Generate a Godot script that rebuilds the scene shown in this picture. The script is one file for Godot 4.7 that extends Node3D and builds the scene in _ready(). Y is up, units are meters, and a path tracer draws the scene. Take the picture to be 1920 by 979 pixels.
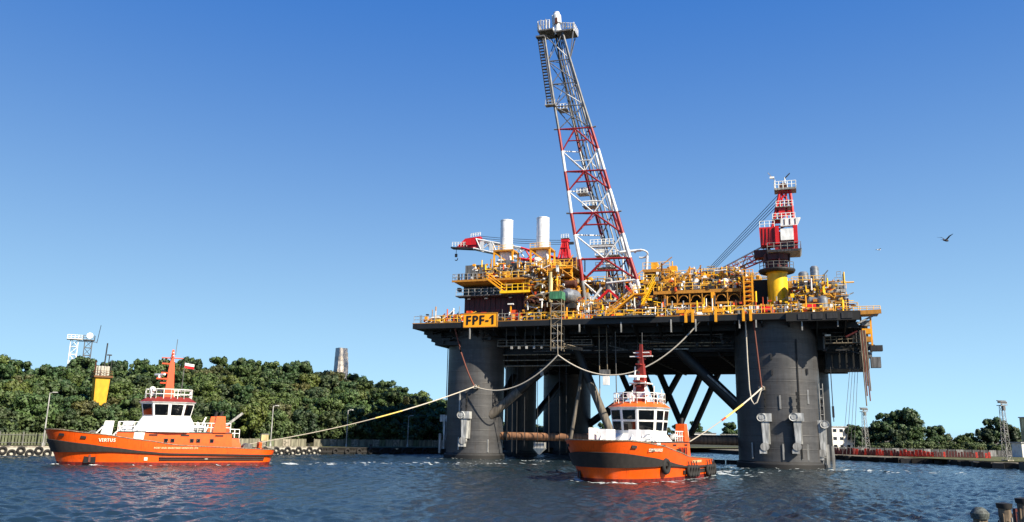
extends Node3D
# A semi-submersible platform towed out of a harbour by two tugs. Metres, y up, water level at y = 0.
# The platform has a frame of its own (x along its front, z towards the viewer); so has each tug (x ahead, z to starboard).

var M := {}
var used := {}
var rng := RandomNumberGenerator.new()
var unit_box := BoxMesh.new()
var unit_tube := CylinderMesh.new()
var unit_drum := CylinderMesh.new()
var tex := {}
var rig: Node3D
var waves := []

# ---------------------------------------------------------------- naming
func numbered(called: String) -> String:
	var n: int = used.get(called, 0)
	used[called] = n + 1
	return called if n == 0 else "%s_%03d" % [called, n]

func thing(called: String, label: String, category: String, at := Vector3.ZERO, turn := 0.0, group := "") -> Node3D:
	var o := Node3D.new()
	o.name = numbered(called)
	add_child(o)
	o.position = at
	o.rotation.y = turn
	tag(o, label, category, group)
	return o

func tag(o: Node, label: String, category: String, group := "") -> void:
	o.set_meta("label", label)
	o.set_meta("category", category)
	if group:
		o.set_meta("group", group)

func put(called: String, mesh: Mesh, m, parent: Node, xf := Transform3D.IDENTITY) -> MeshInstance3D:
	var o := MeshInstance3D.new()
	o.name = numbered(called) if parent == self else called
	o.mesh = mesh
	o.material_override = M[m] if m is String else m
	o.transform = xf
	parent.add_child(o, true)
	return o

func group_of(called: String, parent: Node, at := Vector3.ZERO, label := "") -> Node3D:
	var o := Node3D.new()
	o.name = called
	o.position = at
	parent.add_child(o, true)
	if label:
		o.set_meta("label", label)
	return o

func struct(called: String, mesh: Mesh, m) -> MeshInstance3D:
	var o := put(called, mesh, m, self)
	o.set_meta("kind", "structure")
	return o

func stuff(o: Node) -> Node:
	o.set_meta("kind", "stuff")
	return o

# ---------------------------------------------------------------- transforms and shapes
func along(a: Vector3, b: Vector3, w: float, h := -1.0) -> Transform3D:
	var y := b - a
	var l := y.length()
	y /= l
	var ref := Vector3.UP if absf(y.y) < 0.98 else Vector3.BACK
	var x := ref.cross(y).normalized()
	var z := x.cross(y).normalized()
	return Transform3D(Basis(x * w, y * l, z * (w if h < 0.0 else h)), (a + b) * 0.5)

func boxed(c: Vector3, s: Vector3, yaw := 0.0) -> Transform3D:
	return Transform3D(Basis(Vector3.UP, yaw) * Basis.from_scale(s), c)

func tube(called, a: Vector3, b: Vector3, r: float, m, parent) -> MeshInstance3D:
	return put(called, unit_drum if r > 0.45 else unit_tube, m, parent, along(a, b, r))

func beam(called, a: Vector3, b: Vector3, w: float, h: float, m, parent) -> MeshInstance3D:
	return put(called, unit_box, m, parent, along(a, b, w, h))

func box(called, c: Vector3, s: Vector3, m, parent, yaw := 0.0) -> MeshInstance3D:
	return put(called, unit_box, m, parent, boxed(c, s, yaw))

func st_new() -> SurfaceTool:
	var st := SurfaceTool.new()
	st.begin(Mesh.PRIMITIVE_TRIANGLES)
	return st

func st_tube(st: SurfaceTool, a: Vector3, b: Vector3, r: float) -> void:
	st.append_from(unit_tube, 0, along(a, b, r))

func st_box(st: SurfaceTool, c: Vector3, s: Vector3, yaw := 0.0) -> void:
	st.append_from(unit_box, 0, boxed(c, s, yaw))

func st_bar(st: SurfaceTool, a: Vector3, b: Vector3, w: float, h: float) -> void:
	st.append_from(unit_box, 0, along(a, b, w, h))

# a quad whose corners run round it so that n is the outside
func quad(st: SurfaceTool, a: Vector3, b: Vector3, c: Vector3, d: Vector3, out: Vector3) -> void:
	if (b - a).cross(c - a).dot(out) > 0.0:
		for p in [a, c, b, a, d, c]:
			st.add_vertex(p)
	else:
		for p in [a, b, c, a, c, d]:
			st.add_vertex(p)

func tri(st: SurfaceTool, a: Vector3, b: Vector3, c: Vector3, out: Vector3) -> void:
	if (b - a).cross(c - a).dot(out) > 0.0:
		for p in [a, c, b]:
			st.add_vertex(p)
	else:
		for p in [a, b, c]:
			st.add_vertex(p)

func done(st: SurfaceTool) -> ArrayMesh:
	st.generate_normals()
	return st.commit()

# profile of (radius, height) turned round the y axis; flat facets where two rows of the profile repeat
func lathe(profile: Array, n := 24) -> ArrayMesh:
	var st := st_new()
	for k in profile.size() - 1:
		st.set_smooth_group(k + 1)
		var p: Vector2 = profile[k]
		var q: Vector2 = profile[k + 1]
		for i in n:
			var t0 := TAU * i / n
			var t1 := TAU * (i + 1) / n
			var d0 := Vector3(cos(t0), 0, sin(t0))
			var d1 := Vector3(cos(t1), 0, sin(t1))
			var nor := Vector3(0, 0, 0)
			var dm := (d0 + d1).normalized()
			nor = dm * (q.y - p.y) + Vector3.UP * (p.x - q.x)
			var up := Vector3.UP
			if p.x < 0.0005:
				tri(st, up * p.y, d0 * q.x + up * q.y, d1 * q.x + up * q.y, nor)
			elif q.x < 0.0005:
				tri(st, d0 * p.x + up * p.y, d1 * p.x + up * p.y, up * q.y, nor)
			else:
				quad(st, d0 * p.x + up * p.y, d0 * q.x + up * q.y, d1 * q.x + up * q.y, d1 * p.x + up * p.y, nor)
	return done(st)

# two closed rings of equal length joined by flat faces, with caps; ring points run round the y axis
func loft(lo: Array, hi: Array, caps := true) -> ArrayMesh:
	var st := st_new()
	st.set_smooth_group(-1)
	var c := Vector3.ZERO
	for p in lo:
		c += p / lo.size()
	var ct := Vector3.ZERO
	for p in hi:
		ct += p / hi.size()
	for i in lo.size():
		var j := (i + 1) % lo.size()
		var mid: Vector3 = (lo[i] + lo[j] + hi[i] + hi[j]) * 0.25 - (c + ct) * 0.5
		quad(st, lo[i], hi[i], hi[j], lo[j], mid)
		if caps:
			tri(st, ct, hi[i], hi[j], ct - c)
			tri(st, c, lo[i], lo[j], c - ct)
	return done(st)

func ring4(x0: float, x1: float, z0: float, z1: float, y: float) -> Array:
	return [Vector3(x0, y, z0), Vector3(x1, y, z0), Vector3(x1, y, z1), Vector3(x0, y, z1)]

func torus(R: float, r: float, n := 20, k := 8) -> ArrayMesh:
	var t := TorusMesh.new()
	t.inner_radius = R - r
	t.outer_radius = R + r
	t.rings = n
	t.ring_segments = k
	var st := SurfaceTool.new()
	st.create_from(t, 0)
	return st.commit()

func railing(pts: Array, m, parent, h := 1.1, gap := 1.6, r := 0.035, called := "railing") -> MeshInstance3D:
	var st := st_new()
	for i in pts.size() - 1:
		var a: Vector3 = pts[i]
		var b: Vector3 = pts[i + 1]
		var n := maxi(1, int(round(a.distance_to(b) / gap)))
		for k in n + 1:
			var p := a.lerp(b, float(k) / n)
			st_tube(st, p, p + Vector3.UP * h, r)
		for q in [0.52, 1.0]:
			st_tube(st, a + Vector3.UP * h * q, b + Vector3.UP * h * q, r)
	return put(called, st.commit(), m, parent)

func sweep(pts: Array, r: float, n := 7) -> ArrayMesh:
	var st := st_new()
	st.set_smooth_group(1)
	var rings := []
	for i in pts.size():
		var d: Vector3 = (pts[mini(i + 1, pts.size() - 1)] - pts[maxi(i - 1, 0)]).normalized()
		var x := (Vector3.UP if absf(d.y) < 0.95 else Vector3.BACK).cross(d).normalized()
		var y := d.cross(x)
		var ring := []
		for k in n:
			ring.append(pts[i] + (x * cos(TAU * k / n) + y * sin(TAU * k / n)) * r)
		rings.append(ring)
	for i in pts.size() - 1:
		for k in n:
			var l := (k + 1) % n
			quad(st, rings[i][k], rings[i + 1][k], rings[i + 1][l], rings[i][l], rings[i][k] + rings[i][l] - pts[i] * 2.0)
	return done(st)

func sagging(a: Vector3, b: Vector3, sag: float, n := 24) -> Array:
	var out := []
	for i in n + 1:
		var t := float(i) / n
		out.append(a.lerp(b, t) - Vector3.UP * sag * 4.0 * t * (1.0 - t))
	return out

func letters(text: String, size: float, depth: float, weight := 700) -> TextMesh:
	var t := TextMesh.new()
	var f := SystemFont.new()
	f.font_names = PackedStringArray(["Droid Sans"])
	f.font_weight = weight
	t.font = f
	t.text = text
	t.font_size = 64
	t.pixel_size = size / 46.0
	t.depth = depth
	return t

# ---------------------------------------------------------------- materials
func noise_image(seed_: int, freq: float, oct: int, lo: float, hi: float, sx := 1.0, sy := 1.0, n := 512, sharp := 1.0) -> Image:
	var f := FastNoiseLite.new()
	f.seed = seed_
	f.noise_type = FastNoiseLite.TYPE_SIMPLEX_SMOOTH
	f.frequency = freq
	f.fractal_octaves = oct
	var img := Image.create(n, n, false, Image.FORMAT_RGB8)
	for y in n:
		for x in n:
			# wrapped in both directions by mixing with a shifted copy
			var wx := smoothstep(0.8, 1.0, float(x) / n)
			var wy := smoothstep(0.8, 1.0, float(y) / n)
			var v := f.get_noise_2d(x * sx, y * sy)
			if wx > 0.0:
				v = lerpf(v, f.get_noise_2d((x - n) * sx, y * sy), wx)
			if wy > 0.0:
				v = lerpf(v, f.get_noise_2d(x * sx, (y - n) * sy), wy)
			v = clampf(v * 0.5 * sharp * 1.6 + 0.5, 0.0, 1.0)
			v = lerpf(lo, hi, v)
			img.set_pixel(x, y, Color(v, v, v))
	return img

func make_textures() -> void:
	tex.grime = ImageTexture.create_from_image(noise_image(3, 0.012, 5, 0.72, 1.0, 1, 1, 256, 1.4))
	tex.streak = ImageTexture.create_from_image(noise_image(5, 0.02, 4, 0.62, 1.0, 1.6, 0.22, 256, 1.5))
	tex.paint = ImageTexture.create_from_image(noise_image(6, 0.02, 4, 0.86, 1.0, 1.5, 0.4, 256, 1.5))
	tex.hull = ImageTexture.create_from_image(stained_image())
	tex.plates = ImageTexture.create_from_image(plate_image())
	tex.ground = ImageTexture.create_from_image(noise_image(7, 0.03, 5, 0.5, 1.0, 1, 1, 256, 1.8))
	var b := noise_image(9, 0.045, 4, 0.0, 1.0, 1, 1, 512, 1.2)
	b.bump_map_to_normal_map(6.0)
	tex.ripple = ImageTexture.create_from_image(b)
	var k := noise_image(11, 0.06, 4, 0.0, 1.0, 1, 1, 256, 1.2)
	k.bump_map_to_normal_map(3.0)
	tex.dents = ImageTexture.create_from_image(k)

# ship's paint: faint patches, rust runs and scuffs
func stained_image() -> Image:
	var f := FastNoiseLite.new()
	f.seed = 61
	f.frequency = 0.02
	f.fractal_octaves = 4
	var n := 512
	var img := Image.create(n, n, false, Image.FORMAT_RGB8)
	for y in n:
		for x in n:
			var v := 0.96 + 0.08 * f.get_noise_2d(x * 0.7, y * 0.7)
			var run := f.get_noise_2d(x * 4.0, y * 0.35 + 500) + 0.4 * f.get_noise_2d(x * 0.4 + 77, y * 0.4)
			var k := clampf((run - 0.3) * 3.0, 0.0, 1.0)
			var scuff := clampf((f.get_noise_2d(x * 0.6 + 300, y * 4.5) - 0.33) * 3.0, 0.0, 1.0)
			var c := Color(v, v, v).lerp(Color(0.62, 0.5, 0.45), k * 0.6).lerp(Color(0.7, 0.66, 0.62), scuff * 0.6)
			img.set_pixel(x, y, c)
	return img

# painted steel of a hull column: horizontal courses of slightly different tone, run-off streaks, scuffs
func plate_image() -> Image:
	var f := FastNoiseLite.new()
	f.seed = 21
	f.frequency = 0.02
	f.fractal_octaves = 4
	var r := RandomNumberGenerator.new()
	r.seed = 5
	var n := 512
	var img := Image.create(n, n, false, Image.FORMAT_RGB8)
	var course := []
	for k in 16:
		course.append(r.randf_range(0.86, 1.0))
	for y in n:
		var c: float = course[y / 32]
		for x in n:
			var v: float = c + 0.10 * f.get_noise_2d(x * 2.2, y * 0.25) + 0.11 * f.get_noise_2d(x * 0.6 + 900, y * 1.3)
			var scuff := f.get_noise_2d(x * 0.5 + 300, y * 5.0)
			if scuff > 0.34:
				v += (scuff - 0.34) * 1.0
			if y % 32 < 1:
				v *= 0.82
			v = clampf(v * 0.86, 0.35, 1.0)
			var run := clampf((f.get_noise_2d(x * 3.4 + 50, y * 0.16) - 0.3) * 2.6, 0.0, 1.0)
			img.set_pixel(x, y, Color(v, v * 0.99, v * 0.975).lerp(Color(v * 0.9, v * 0.72, v * 0.6), run * 0.7))
	return img

func mat(called: String, c: Color, rough := 0.6, t := "", scale := 0.2, metal := 0.0, bump := "") -> StandardMaterial3D:
	var m := StandardMaterial3D.new()
	m.albedo_color = c
	m.roughness = rough
	m.metallic = metal
	if t or bump:
		m.uv1_triplanar = true
		m.uv1_world_triplanar = true
		m.uv1_scale = Vector3.ONE * scale
	if t:
		m.albedo_texture = tex[t]
	if bump:
		m.normal_enabled = true
		m.normal_texture = tex[bump]
		m.normal_scale = 0.5
	M[called] = m
	return m

func make_materials() -> void:
	mat("column_shaded", Color(0.11, 0.115, 0.125), 0.5, "plates", 0.085)  # same columns as column_paint, with their shade put into the colour
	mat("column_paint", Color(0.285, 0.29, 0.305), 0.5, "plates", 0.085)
	mat("hull_black", Color(0.075, 0.08, 0.09), 0.55, "streak", 0.15)
	mat("deck_steel", Color(0.17, 0.17, 0.175), 0.65, "streak", 0.2)
	mat("brace_rust", Color(0.60, 0.43, 0.31), 0.75, "streak", 0.25)
	mat("brace_sunlit", Color(0.45, 0.42, 0.38), 0.75, "streak", 0.3)  # sunlit lower lengths of the front braces, sunlight put into the colour
	mat("yellow", Color(0.92, 0.63, 0.07), 0.5, "paint", 0.35)
	mat("yellow_bright", Color(1.0, 0.79, 0.05), 0.45, "paint", 0.2)
	mat("ochre", Color(0.70, 0.48, 0.14), 0.65, "paint", 0.4)
	mat("white_paint", Color(0.93, 0.93, 0.92), 0.45, "paint", 0.3)
	mat("fitting_grey", Color(0.74, 0.75, 0.75), 0.5, "streak", 0.3)
	mat("pale_grey", Color(0.66, 0.66, 0.65), 0.55, "streak", 0.3)
	mat("mid_grey", Color(0.42, 0.42, 0.42), 0.6, "streak", 0.3)
	mat("dark_grey", Color(0.17, 0.17, 0.18), 0.6, "streak", 0.3)
	mat("near_black", Color(0.075, 0.075, 0.08), 0.7, "grime", 0.4)
	mat("galvanised", Color(0.6, 0.62, 0.64), 0.42, "grime", 0.5, 0.55)
	mat("stack_steel", Color(0.93, 0.935, 0.94), 0.4, "paint", 0.25, 0.1)
	mat("rail_white", Color(0.88, 0.88, 0.86), 0.5)
	mat("rail_yellow", Color(0.90, 0.70, 0.24), 0.5)
	mat("boom_white", Color(0.82, 0.83, 0.84), 0.45, "paint", 0.4)
	mat("boom_red", Color(0.54, 0.045, 0.075), 0.5, "paint", 0.4)
	mat("boom_grey", Color(0.47, 0.48, 0.5), 0.5, "streak", 0.4)
	mat("crane_red", Color(0.80, 0.08, 0.09), 0.45, "paint", 0.3)
	mat("maroon", Color(0.33, 0.055, 0.075), 0.55, "streak", 0.3)
	mat("rust", Color(0.36, 0.17, 0.1), 0.85, "ground", 0.5)
	mat("orange_kit", Color(0.92, 0.33, 0.08), 0.5, "streak", 0.3)
	mat("green_kit", Color(0.28, 0.55, 0.4), 0.6, "streak", 0.3)
	mat("blue_kit", Color(0.16, 0.3, 0.5), 0.5, "streak", 0.3)
	mat("bronze", Color(0.55, 0.5, 0.42), 0.6, "streak", 0.4)
	mat("hull_orange", Color(0.90, 0.335, 0.02), 0.4, "hull", 0.16)
	mat("house_orange", Color(0.90, 0.345, 0.03), 0.42, "hull", 0.22)
	mat("roof_orange", Color(0.85, 0.38, 0.08), 0.5, "paint", 0.2)
	mat("mast_orange", Color(0.9, 0.30, 0.09), 0.5, "paint", 0.25)
	mat("mast_red", Color(0.50, 0.14, 0.09), 0.55, "paint", 0.25)
	mat("boot_red", Color(0.52, 0.10, 0.05), 0.7, "ground", 0.25)
	mat("rubber", Color(0.17, 0.155, 0.15), 0.85, "grime", 0.5)
	mat("tyre_rubber", Color(0.12, 0.115, 0.115), 0.85, "grime", 0.6)
	mat("deck_paint", Color(0.3, 0.32, 0.3), 0.7, "grime", 0.3)
	mat("window_glass", Color(0.035, 0.045, 0.055), 0.06)
	mat("dark_pane", Color(0.06, 0.08, 0.12), 0.08)
	mat("rope_white", Color(0.70, 0.67, 0.62), 0.8)
	mat("rope_grey", Color(0.6, 0.57, 0.52), 0.85)
	mat("rope_yellow", Color(0.80, 0.70, 0.38), 0.75)
	mat("chain_rust", Color(0.40, 0.22, 0.18), 0.8)
	mat("lettering_black", Color(0.05, 0.03, 0.03), 0.5)
	mat("lettering_cream", Color(0.86, 0.74, 0.56), 0.6)
	mat("lettering_white", Color(0.9, 0.85, 0.78), 0.5)
	mat("sign_yellow", Color(0.99, 0.64, 0.04), 0.45)
	mat("concrete", Color(0.66, 0.63, 0.57), 0.9, "ground", 0.25)
	mat("quay_white", Color(0.68, 0.67, 0.63), 0.85, "paint", 0.3)
	mat("wall_concrete", Color(0.54, 0.53, 0.46), 0.9, "streak", 0.25)
	mat("wall_joint", Color(0.4, 0.38, 0.33), 0.9)
	mat("fence_green", Color(0.42, 0.45, 0.34), 0.8, "streak", 0.3)
	mat("timber_dark", Color(0.13, 0.12, 0.11), 0.9, "streak", 0.4)
	mat("grass", Color(0.36, 0.37, 0.16), 0.95, "ground", 0.15)
	mat("soil", Color(0.22, 0.23, 0.11), 0.95, "ground", 0.1)
	mat("gravel", Color(0.5, 0.47, 0.4), 0.95, "ground", 0.2)
	mat("bark", Color(0.24, 0.2, 0.16), 0.95, "streak", 0.5)
	mat("stone_pale", Color(0.84, 0.81, 0.77), 0.85, "paint", 0.3)
	mat("stone_mid", Color(0.79, 0.75, 0.70), 0.88, "paint", 0.4)
	mat("plaster_white", Color(0.86, 0.86, 0.84), 0.8, "hull", 0.16)
	mat("plaster_cream", Color(0.9, 0.82, 0.6), 0.8, "streak", 0.15)
	mat("tower_yellow", Color(0.84, 0.62, 0.07), 0.6, "paint", 0.25)
	mat("tower_brown", Color(0.4, 0.26, 0.14), 0.8)
	mat("barrier_red", Color(0.34, 0.085, 0.075), 0.7, "ground", 0.4)
	mat("barrier_orange", Color(0.80, 0.19, 0.10), 0.6, "ground", 0.4)
	mat("feather_dark", Color(0.16, 0.16, 0.19), 0.8)
	mat("feather_pale", Color(0.72, 0.74, 0.76), 0.8)
	mat("flag_white", Color(0.9, 0.9, 0.9), 0.8)
	mat("flag_red", Color(0.8, 0.1, 0.14), 0.8)
	mat("foam_white", Color(0.80, 0.83, 0.84), 0.9)
	mat("pile_timber", Color(0.47, 0.41, 0.34), 0.9, "streak", 1.1)
	mat("pile_cap", Color(0.34, 0.37, 0.36), 0.7, "ground", 1.5)
	M.foam_white.transparency = BaseMaterial3D.TRANSPARENCY_ALPHA
	M.foam_white.albedo_color.a = 0.7
	var w := mat("water_skin", Color(0.10, 0.155, 0.18), 0.1, "", 0.5, 0.0, "ripple")
	w.normal_scale = 0.6
	w.metallic_specular = 0.5
	for k in 3:
		var leaf := StandardMaterial3D.new()
		leaf.vertex_color_use_as_albedo = true
		leaf.albedo_color = [Color(1, 1, 1), Color(0.86, 0.93, 0.88), Color(1.0, 0.98, 0.82)][k]
		leaf.roughness = 0.65
		leaf.backlight_enabled = true
		leaf.backlight = Color(0.16, 0.2, 0.06)
		M["leaf_%d" % k] = leaf

func _ready() -> void:
	rng.seed = 20
	unit_tube.radial_segments = 8
	unit_drum.radial_segments = 20
	for u in [unit_tube, unit_drum]:
		u.top_radius = 1.0
		u.bottom_radius = 1.0
		u.height = 1.0
		u.rings = 0
	var cam := Camera3D.new()
	cam.name = "camera"
	add_child(cam)
	cam.position = Vector3(0, 4.5, 0)
	cam.rotation = Vector3(deg_to_rad(12.0), 0, 0)
	cam.basis = cam.basis * Basis(Vector3.BACK, 0.018)
	cam.fov = 36.146
	cam.near = 0.5
	cam.far = 6000.0
	cam.current = true
	var we := WorldEnvironment.new()
	we.name = "world_environment"
	var e := Environment.new()
	var sky := Sky.new()
	var sm := ProceduralSkyMaterial.new()
	sm.sky_top_color = Color(0.042, 0.279, 0.545)
	sm.sky_horizon_color = Color(0.55, 0.688, 0.757)
	sm.sky_curve = 0.17
	sm.ground_bottom_color = Color(0.12, 0.14, 0.15)
	sm.ground_horizon_color = Color(0.55, 0.65, 0.72)
	sm.sun_angle_max = 12.0
	sm.sun_curve = 0.1
	sky.sky_material = sm
	e.background_mode = Environment.BG_SKY
	e.sky = sky
	e.tonemap_mode = Environment.TONE_MAPPER_LINEAR
	e.tonemap_exposure = 2.2
	e.sdfgi_enabled = true
	e.ssao_enabled = true
	e.ssil_enabled = true
	we.environment = e
	add_child(we)
	var sun := DirectionalLight3D.new()
	sun.name = "sun"
	sun.light_energy = 1.6
	sun.light_color = Color(1.0, 0.95, 0.86)
	sun.light_angular_distance = 0.5
	sun.shadow_enabled = true
	add_child(sun)
	var to_sun := Vector3(0.574, 0.602, 0.555)
	sun.basis = Basis.looking_at(-to_sun, Vector3.UP)
	make_textures()
	make_materials()
	make_water()
	make_left_shore()
	make_right_shore()
	make_rig()
	make_tugs()
	make_ropes()
	make_trees()
	make_small_things()
	settle_labels()

# things that would share a label are told apart by their order from the left
func settle_labels() -> void:
	var by := {}
	for o in get_children():
		if o.has_meta("label"):
			var l: String = o.get_meta("label")
			if not by.has(l):
				by[l] = []
			by[l].append(o)
	var nth := ["first", "second", "third", "fourth", "fifth", "sixth", "seventh", "eighth", "ninth", "tenth"]
	for l in by:
		var list: Array = by[l]
		if list.size() < 2:
			continue
		list.sort_custom(func(a, b): return a.position.x / -a.position.z < b.position.x / -b.position.z)
		for i in list.size():
			var w: String
			if list.size() == 2:
				w = ["left one of two", "right one of two"][i]
			elif i == 0:
				w = "leftmost of %d" % list.size()
			elif i == list.size() - 1:
				w = "rightmost of %d" % list.size()
			else:
				w = "%s from left of %d" % [nth[i], list.size()] if i < 10 else "%dth from left of %d" % [i + 1, list.size()]
			list[i].set_meta("label", "%s, %s" % [l, w])

# ---------------------------------------------------------------- water
func make_waves() -> void:
	var r := RandomNumberGenerator.new()
	r.seed = 77
	for k in 34:
		var wl := 0.5 * pow(8.0, r.randf())
		var dir := deg_to_rad(200.0) + r.randfn(0.0, 0.62)
		waves.append([cos(dir) * TAU / wl, sin(dir) * TAU / wl, r.randf() * TAU, 0.0092 * pow(wl, 0.9)])

func sea(x: float, z: float) -> Vector3: # height, slope along x, slope along z
	var h := 0.0
	var sx := 0.0
	var sz := 0.0
	var wx := x + 0.6 * sin(z * 0.21 + 1.3) + 0.4 * sin(x * 0.13 + z * 0.37)
	var wz := z + 0.6 * sin(x * 0.17 + 0.4)
	for w in waves:
		var p: float = w[0] * wx + w[1] * wz + w[2]
		var s := sin(p)
		h += w[3] * s
		var c: float = w[3] * cos(p)
		sx += c * w[0]
		sz += c * w[1]
	var gust := 0.92 + 0.24 * sin(x * 0.05 + z * 0.11) + 0.16 * sin(x * 0.13 - z * 0.07 + 2.0)
	return Vector3(h, sx, sz) * gust

func sea_patch(x0: float, x1: float, z0: float, z1: float, cell: float, gain := 1.0) -> ArrayMesh:
	var nx := int((x1 - x0) / cell)
	var nz := int((z1 - z0) / cell)
	var v := PackedVector3Array()
	var n := PackedVector3Array()
	var ix := PackedInt32Array()
	for j in nz + 1:
		for i in nx + 1:
			var x := x0 + (x1 - x0) * i / nx
			var z := z0 + (z1 - z0) * j / nz
			var s := sea(x, z) * gain
			v.append(Vector3(x, s.x, z))
			n.append(Vector3(-s.y, 1.0, -s.z).normalized())
	for j in nz:
		for i in nx:
			var a := j * (nx + 1) + i
			ix.append_array([a, a + 1, a + nx + 1, a + 1, a + nx + 2, a + nx + 1])
	var arr := []
	arr.resize(Mesh.ARRAY_MAX)
	arr[Mesh.ARRAY_VERTEX] = v
	arr[Mesh.ARRAY_NORMAL] = n
	arr[Mesh.ARRAY_INDEX] = ix
	var m := ArrayMesh.new()
	m.add_surface_from_arrays(Mesh.PRIMITIVE_TRIANGLES, arr)
	return m

func make_water() -> void:
	make_waves()
	struct("water", sea_patch(-48, 52, -78, -34, 0.18), "water_skin")
	struct("water", sea_patch(-62, -48, -78, -34, 0.25), "water_skin")
	struct("water", sea_patch(52, 66, -78, -34, 0.25), "water_skin")
	struct("water", sea_patch(-62, 66, -112, -78, 0.27), "water_skin")
	struct("water", sea_patch(-100, 104, -190, -112, 0.7, 0.9), "water_skin")
	struct("water", sea_patch(-100, -62, -112, -34, 0.8), "water_skin")
	struct("water", sea_patch(66, 104, -112, -34, 0.8), "water_skin")
	struct("water", sea_patch(-100, 104, -34, 30, 1.0), "water_skin")
	for q in [[-3000, -100, -3000, 1500], [104, 3000, -3000, 1500], [-100, 104, -3000, -190], [-100, 104, 30, 1500]]:
		var p := PlaneMesh.new()
		p.size = Vector2(q[1] - q[0], q[3] - q[2])
		var o := struct("water", p, "water_skin")
		o.position = Vector3((q[0] + q[1]) * 0.5, 0.0, (q[2] + q[3]) * 0.5)

func foam(called: String, pts: Array) -> void: # broken flecks of froth, pts = [x, z, spread x, spread z, how many, size]
	var st := st_new()
	st.set_smooth_group(-1)
	var r := RandomNumberGenerator.new()
	r.seed = 400 + pts.size()
	var f := FastNoiseLite.new()
	f.seed = 8
	f.frequency = 0.35
	for p in pts:
		for k in int(p[4]):
			var x: float = p[0] + r.randfn(0.0, p[2])
			var z: float = p[1] + r.randfn(0.0, p[3])
			if f.get_noise_2d(x, z * 2.5) < -0.05:
				continue
			var s: float = p[5] * r.randf_range(0.3, 1.2)
			var n := r.randi_range(5, 7)
			var ring := []
			for i in n:
				var t := TAU * i / n
				var q := Vector3(x + cos(t) * s * r.randf_range(0.7, 2.4), 0, z + sin(t) * s * r.randf_range(0.3, 0.8))
				q.y = sea(q.x, q.z).x + 0.015
				ring.append(q)
			var c := Vector3(x, sea(x, z).x + 0.02 + 0.06 * s, z)
			for i in n:
				tri(st, c, ring[i], ring[(i + 1) % n], Vector3.UP)
	tag(stuff(put(called, done(st), "foam_white", self)), "broken white froth of the wake astern of the left tug" if called == "wake_foam" else "broken white froth round the front tug and the platform's columns", "foam")

# ---------------------------------------------------------------- left shore
const Q0 := Vector3(-68.7, 0, -111.6)
const QD := Vector3(0.776, 0, -0.63)
const QN := Vector3(-0.63, 0, -0.776)

func shore(s: float, t: float, y := 0.0) -> Vector3:
	return Q0 + QD * s + QN * t + Vector3.UP * y

func crest(s: float) -> float:
	var xs := [-40.0, 3.6, 11.0, 17.0, 25.0, 45.0, 60.0, 70.0, 82.0, 91.0, 102.0, 120.0, 200.0]
	var ys := [9.5, 10.2, 8.0, 9.4, 10.6, 12.2, 12.2, 11.6, 9.3, 7.2, 4.4, 2.2, 1.5]
	for i in xs.size() - 1:
		if s < xs[i + 1]:
			return lerpf(ys[i], ys[i + 1], clampf((s - xs[i]) / (xs[i + 1] - xs[i]), 0, 1))
	return 1.5

func ground_at(s: float, t: float) -> float:
	if t < 11.0:
		return 1.15
	var k := clampf((t - 11.0) / 34.0, 0.0, 1.0)
	return 1.15 + (crest(s) - 1.15) * (k * 0.65 + 0.35 * k * k * (3.0 - 2.0 * k))

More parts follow.
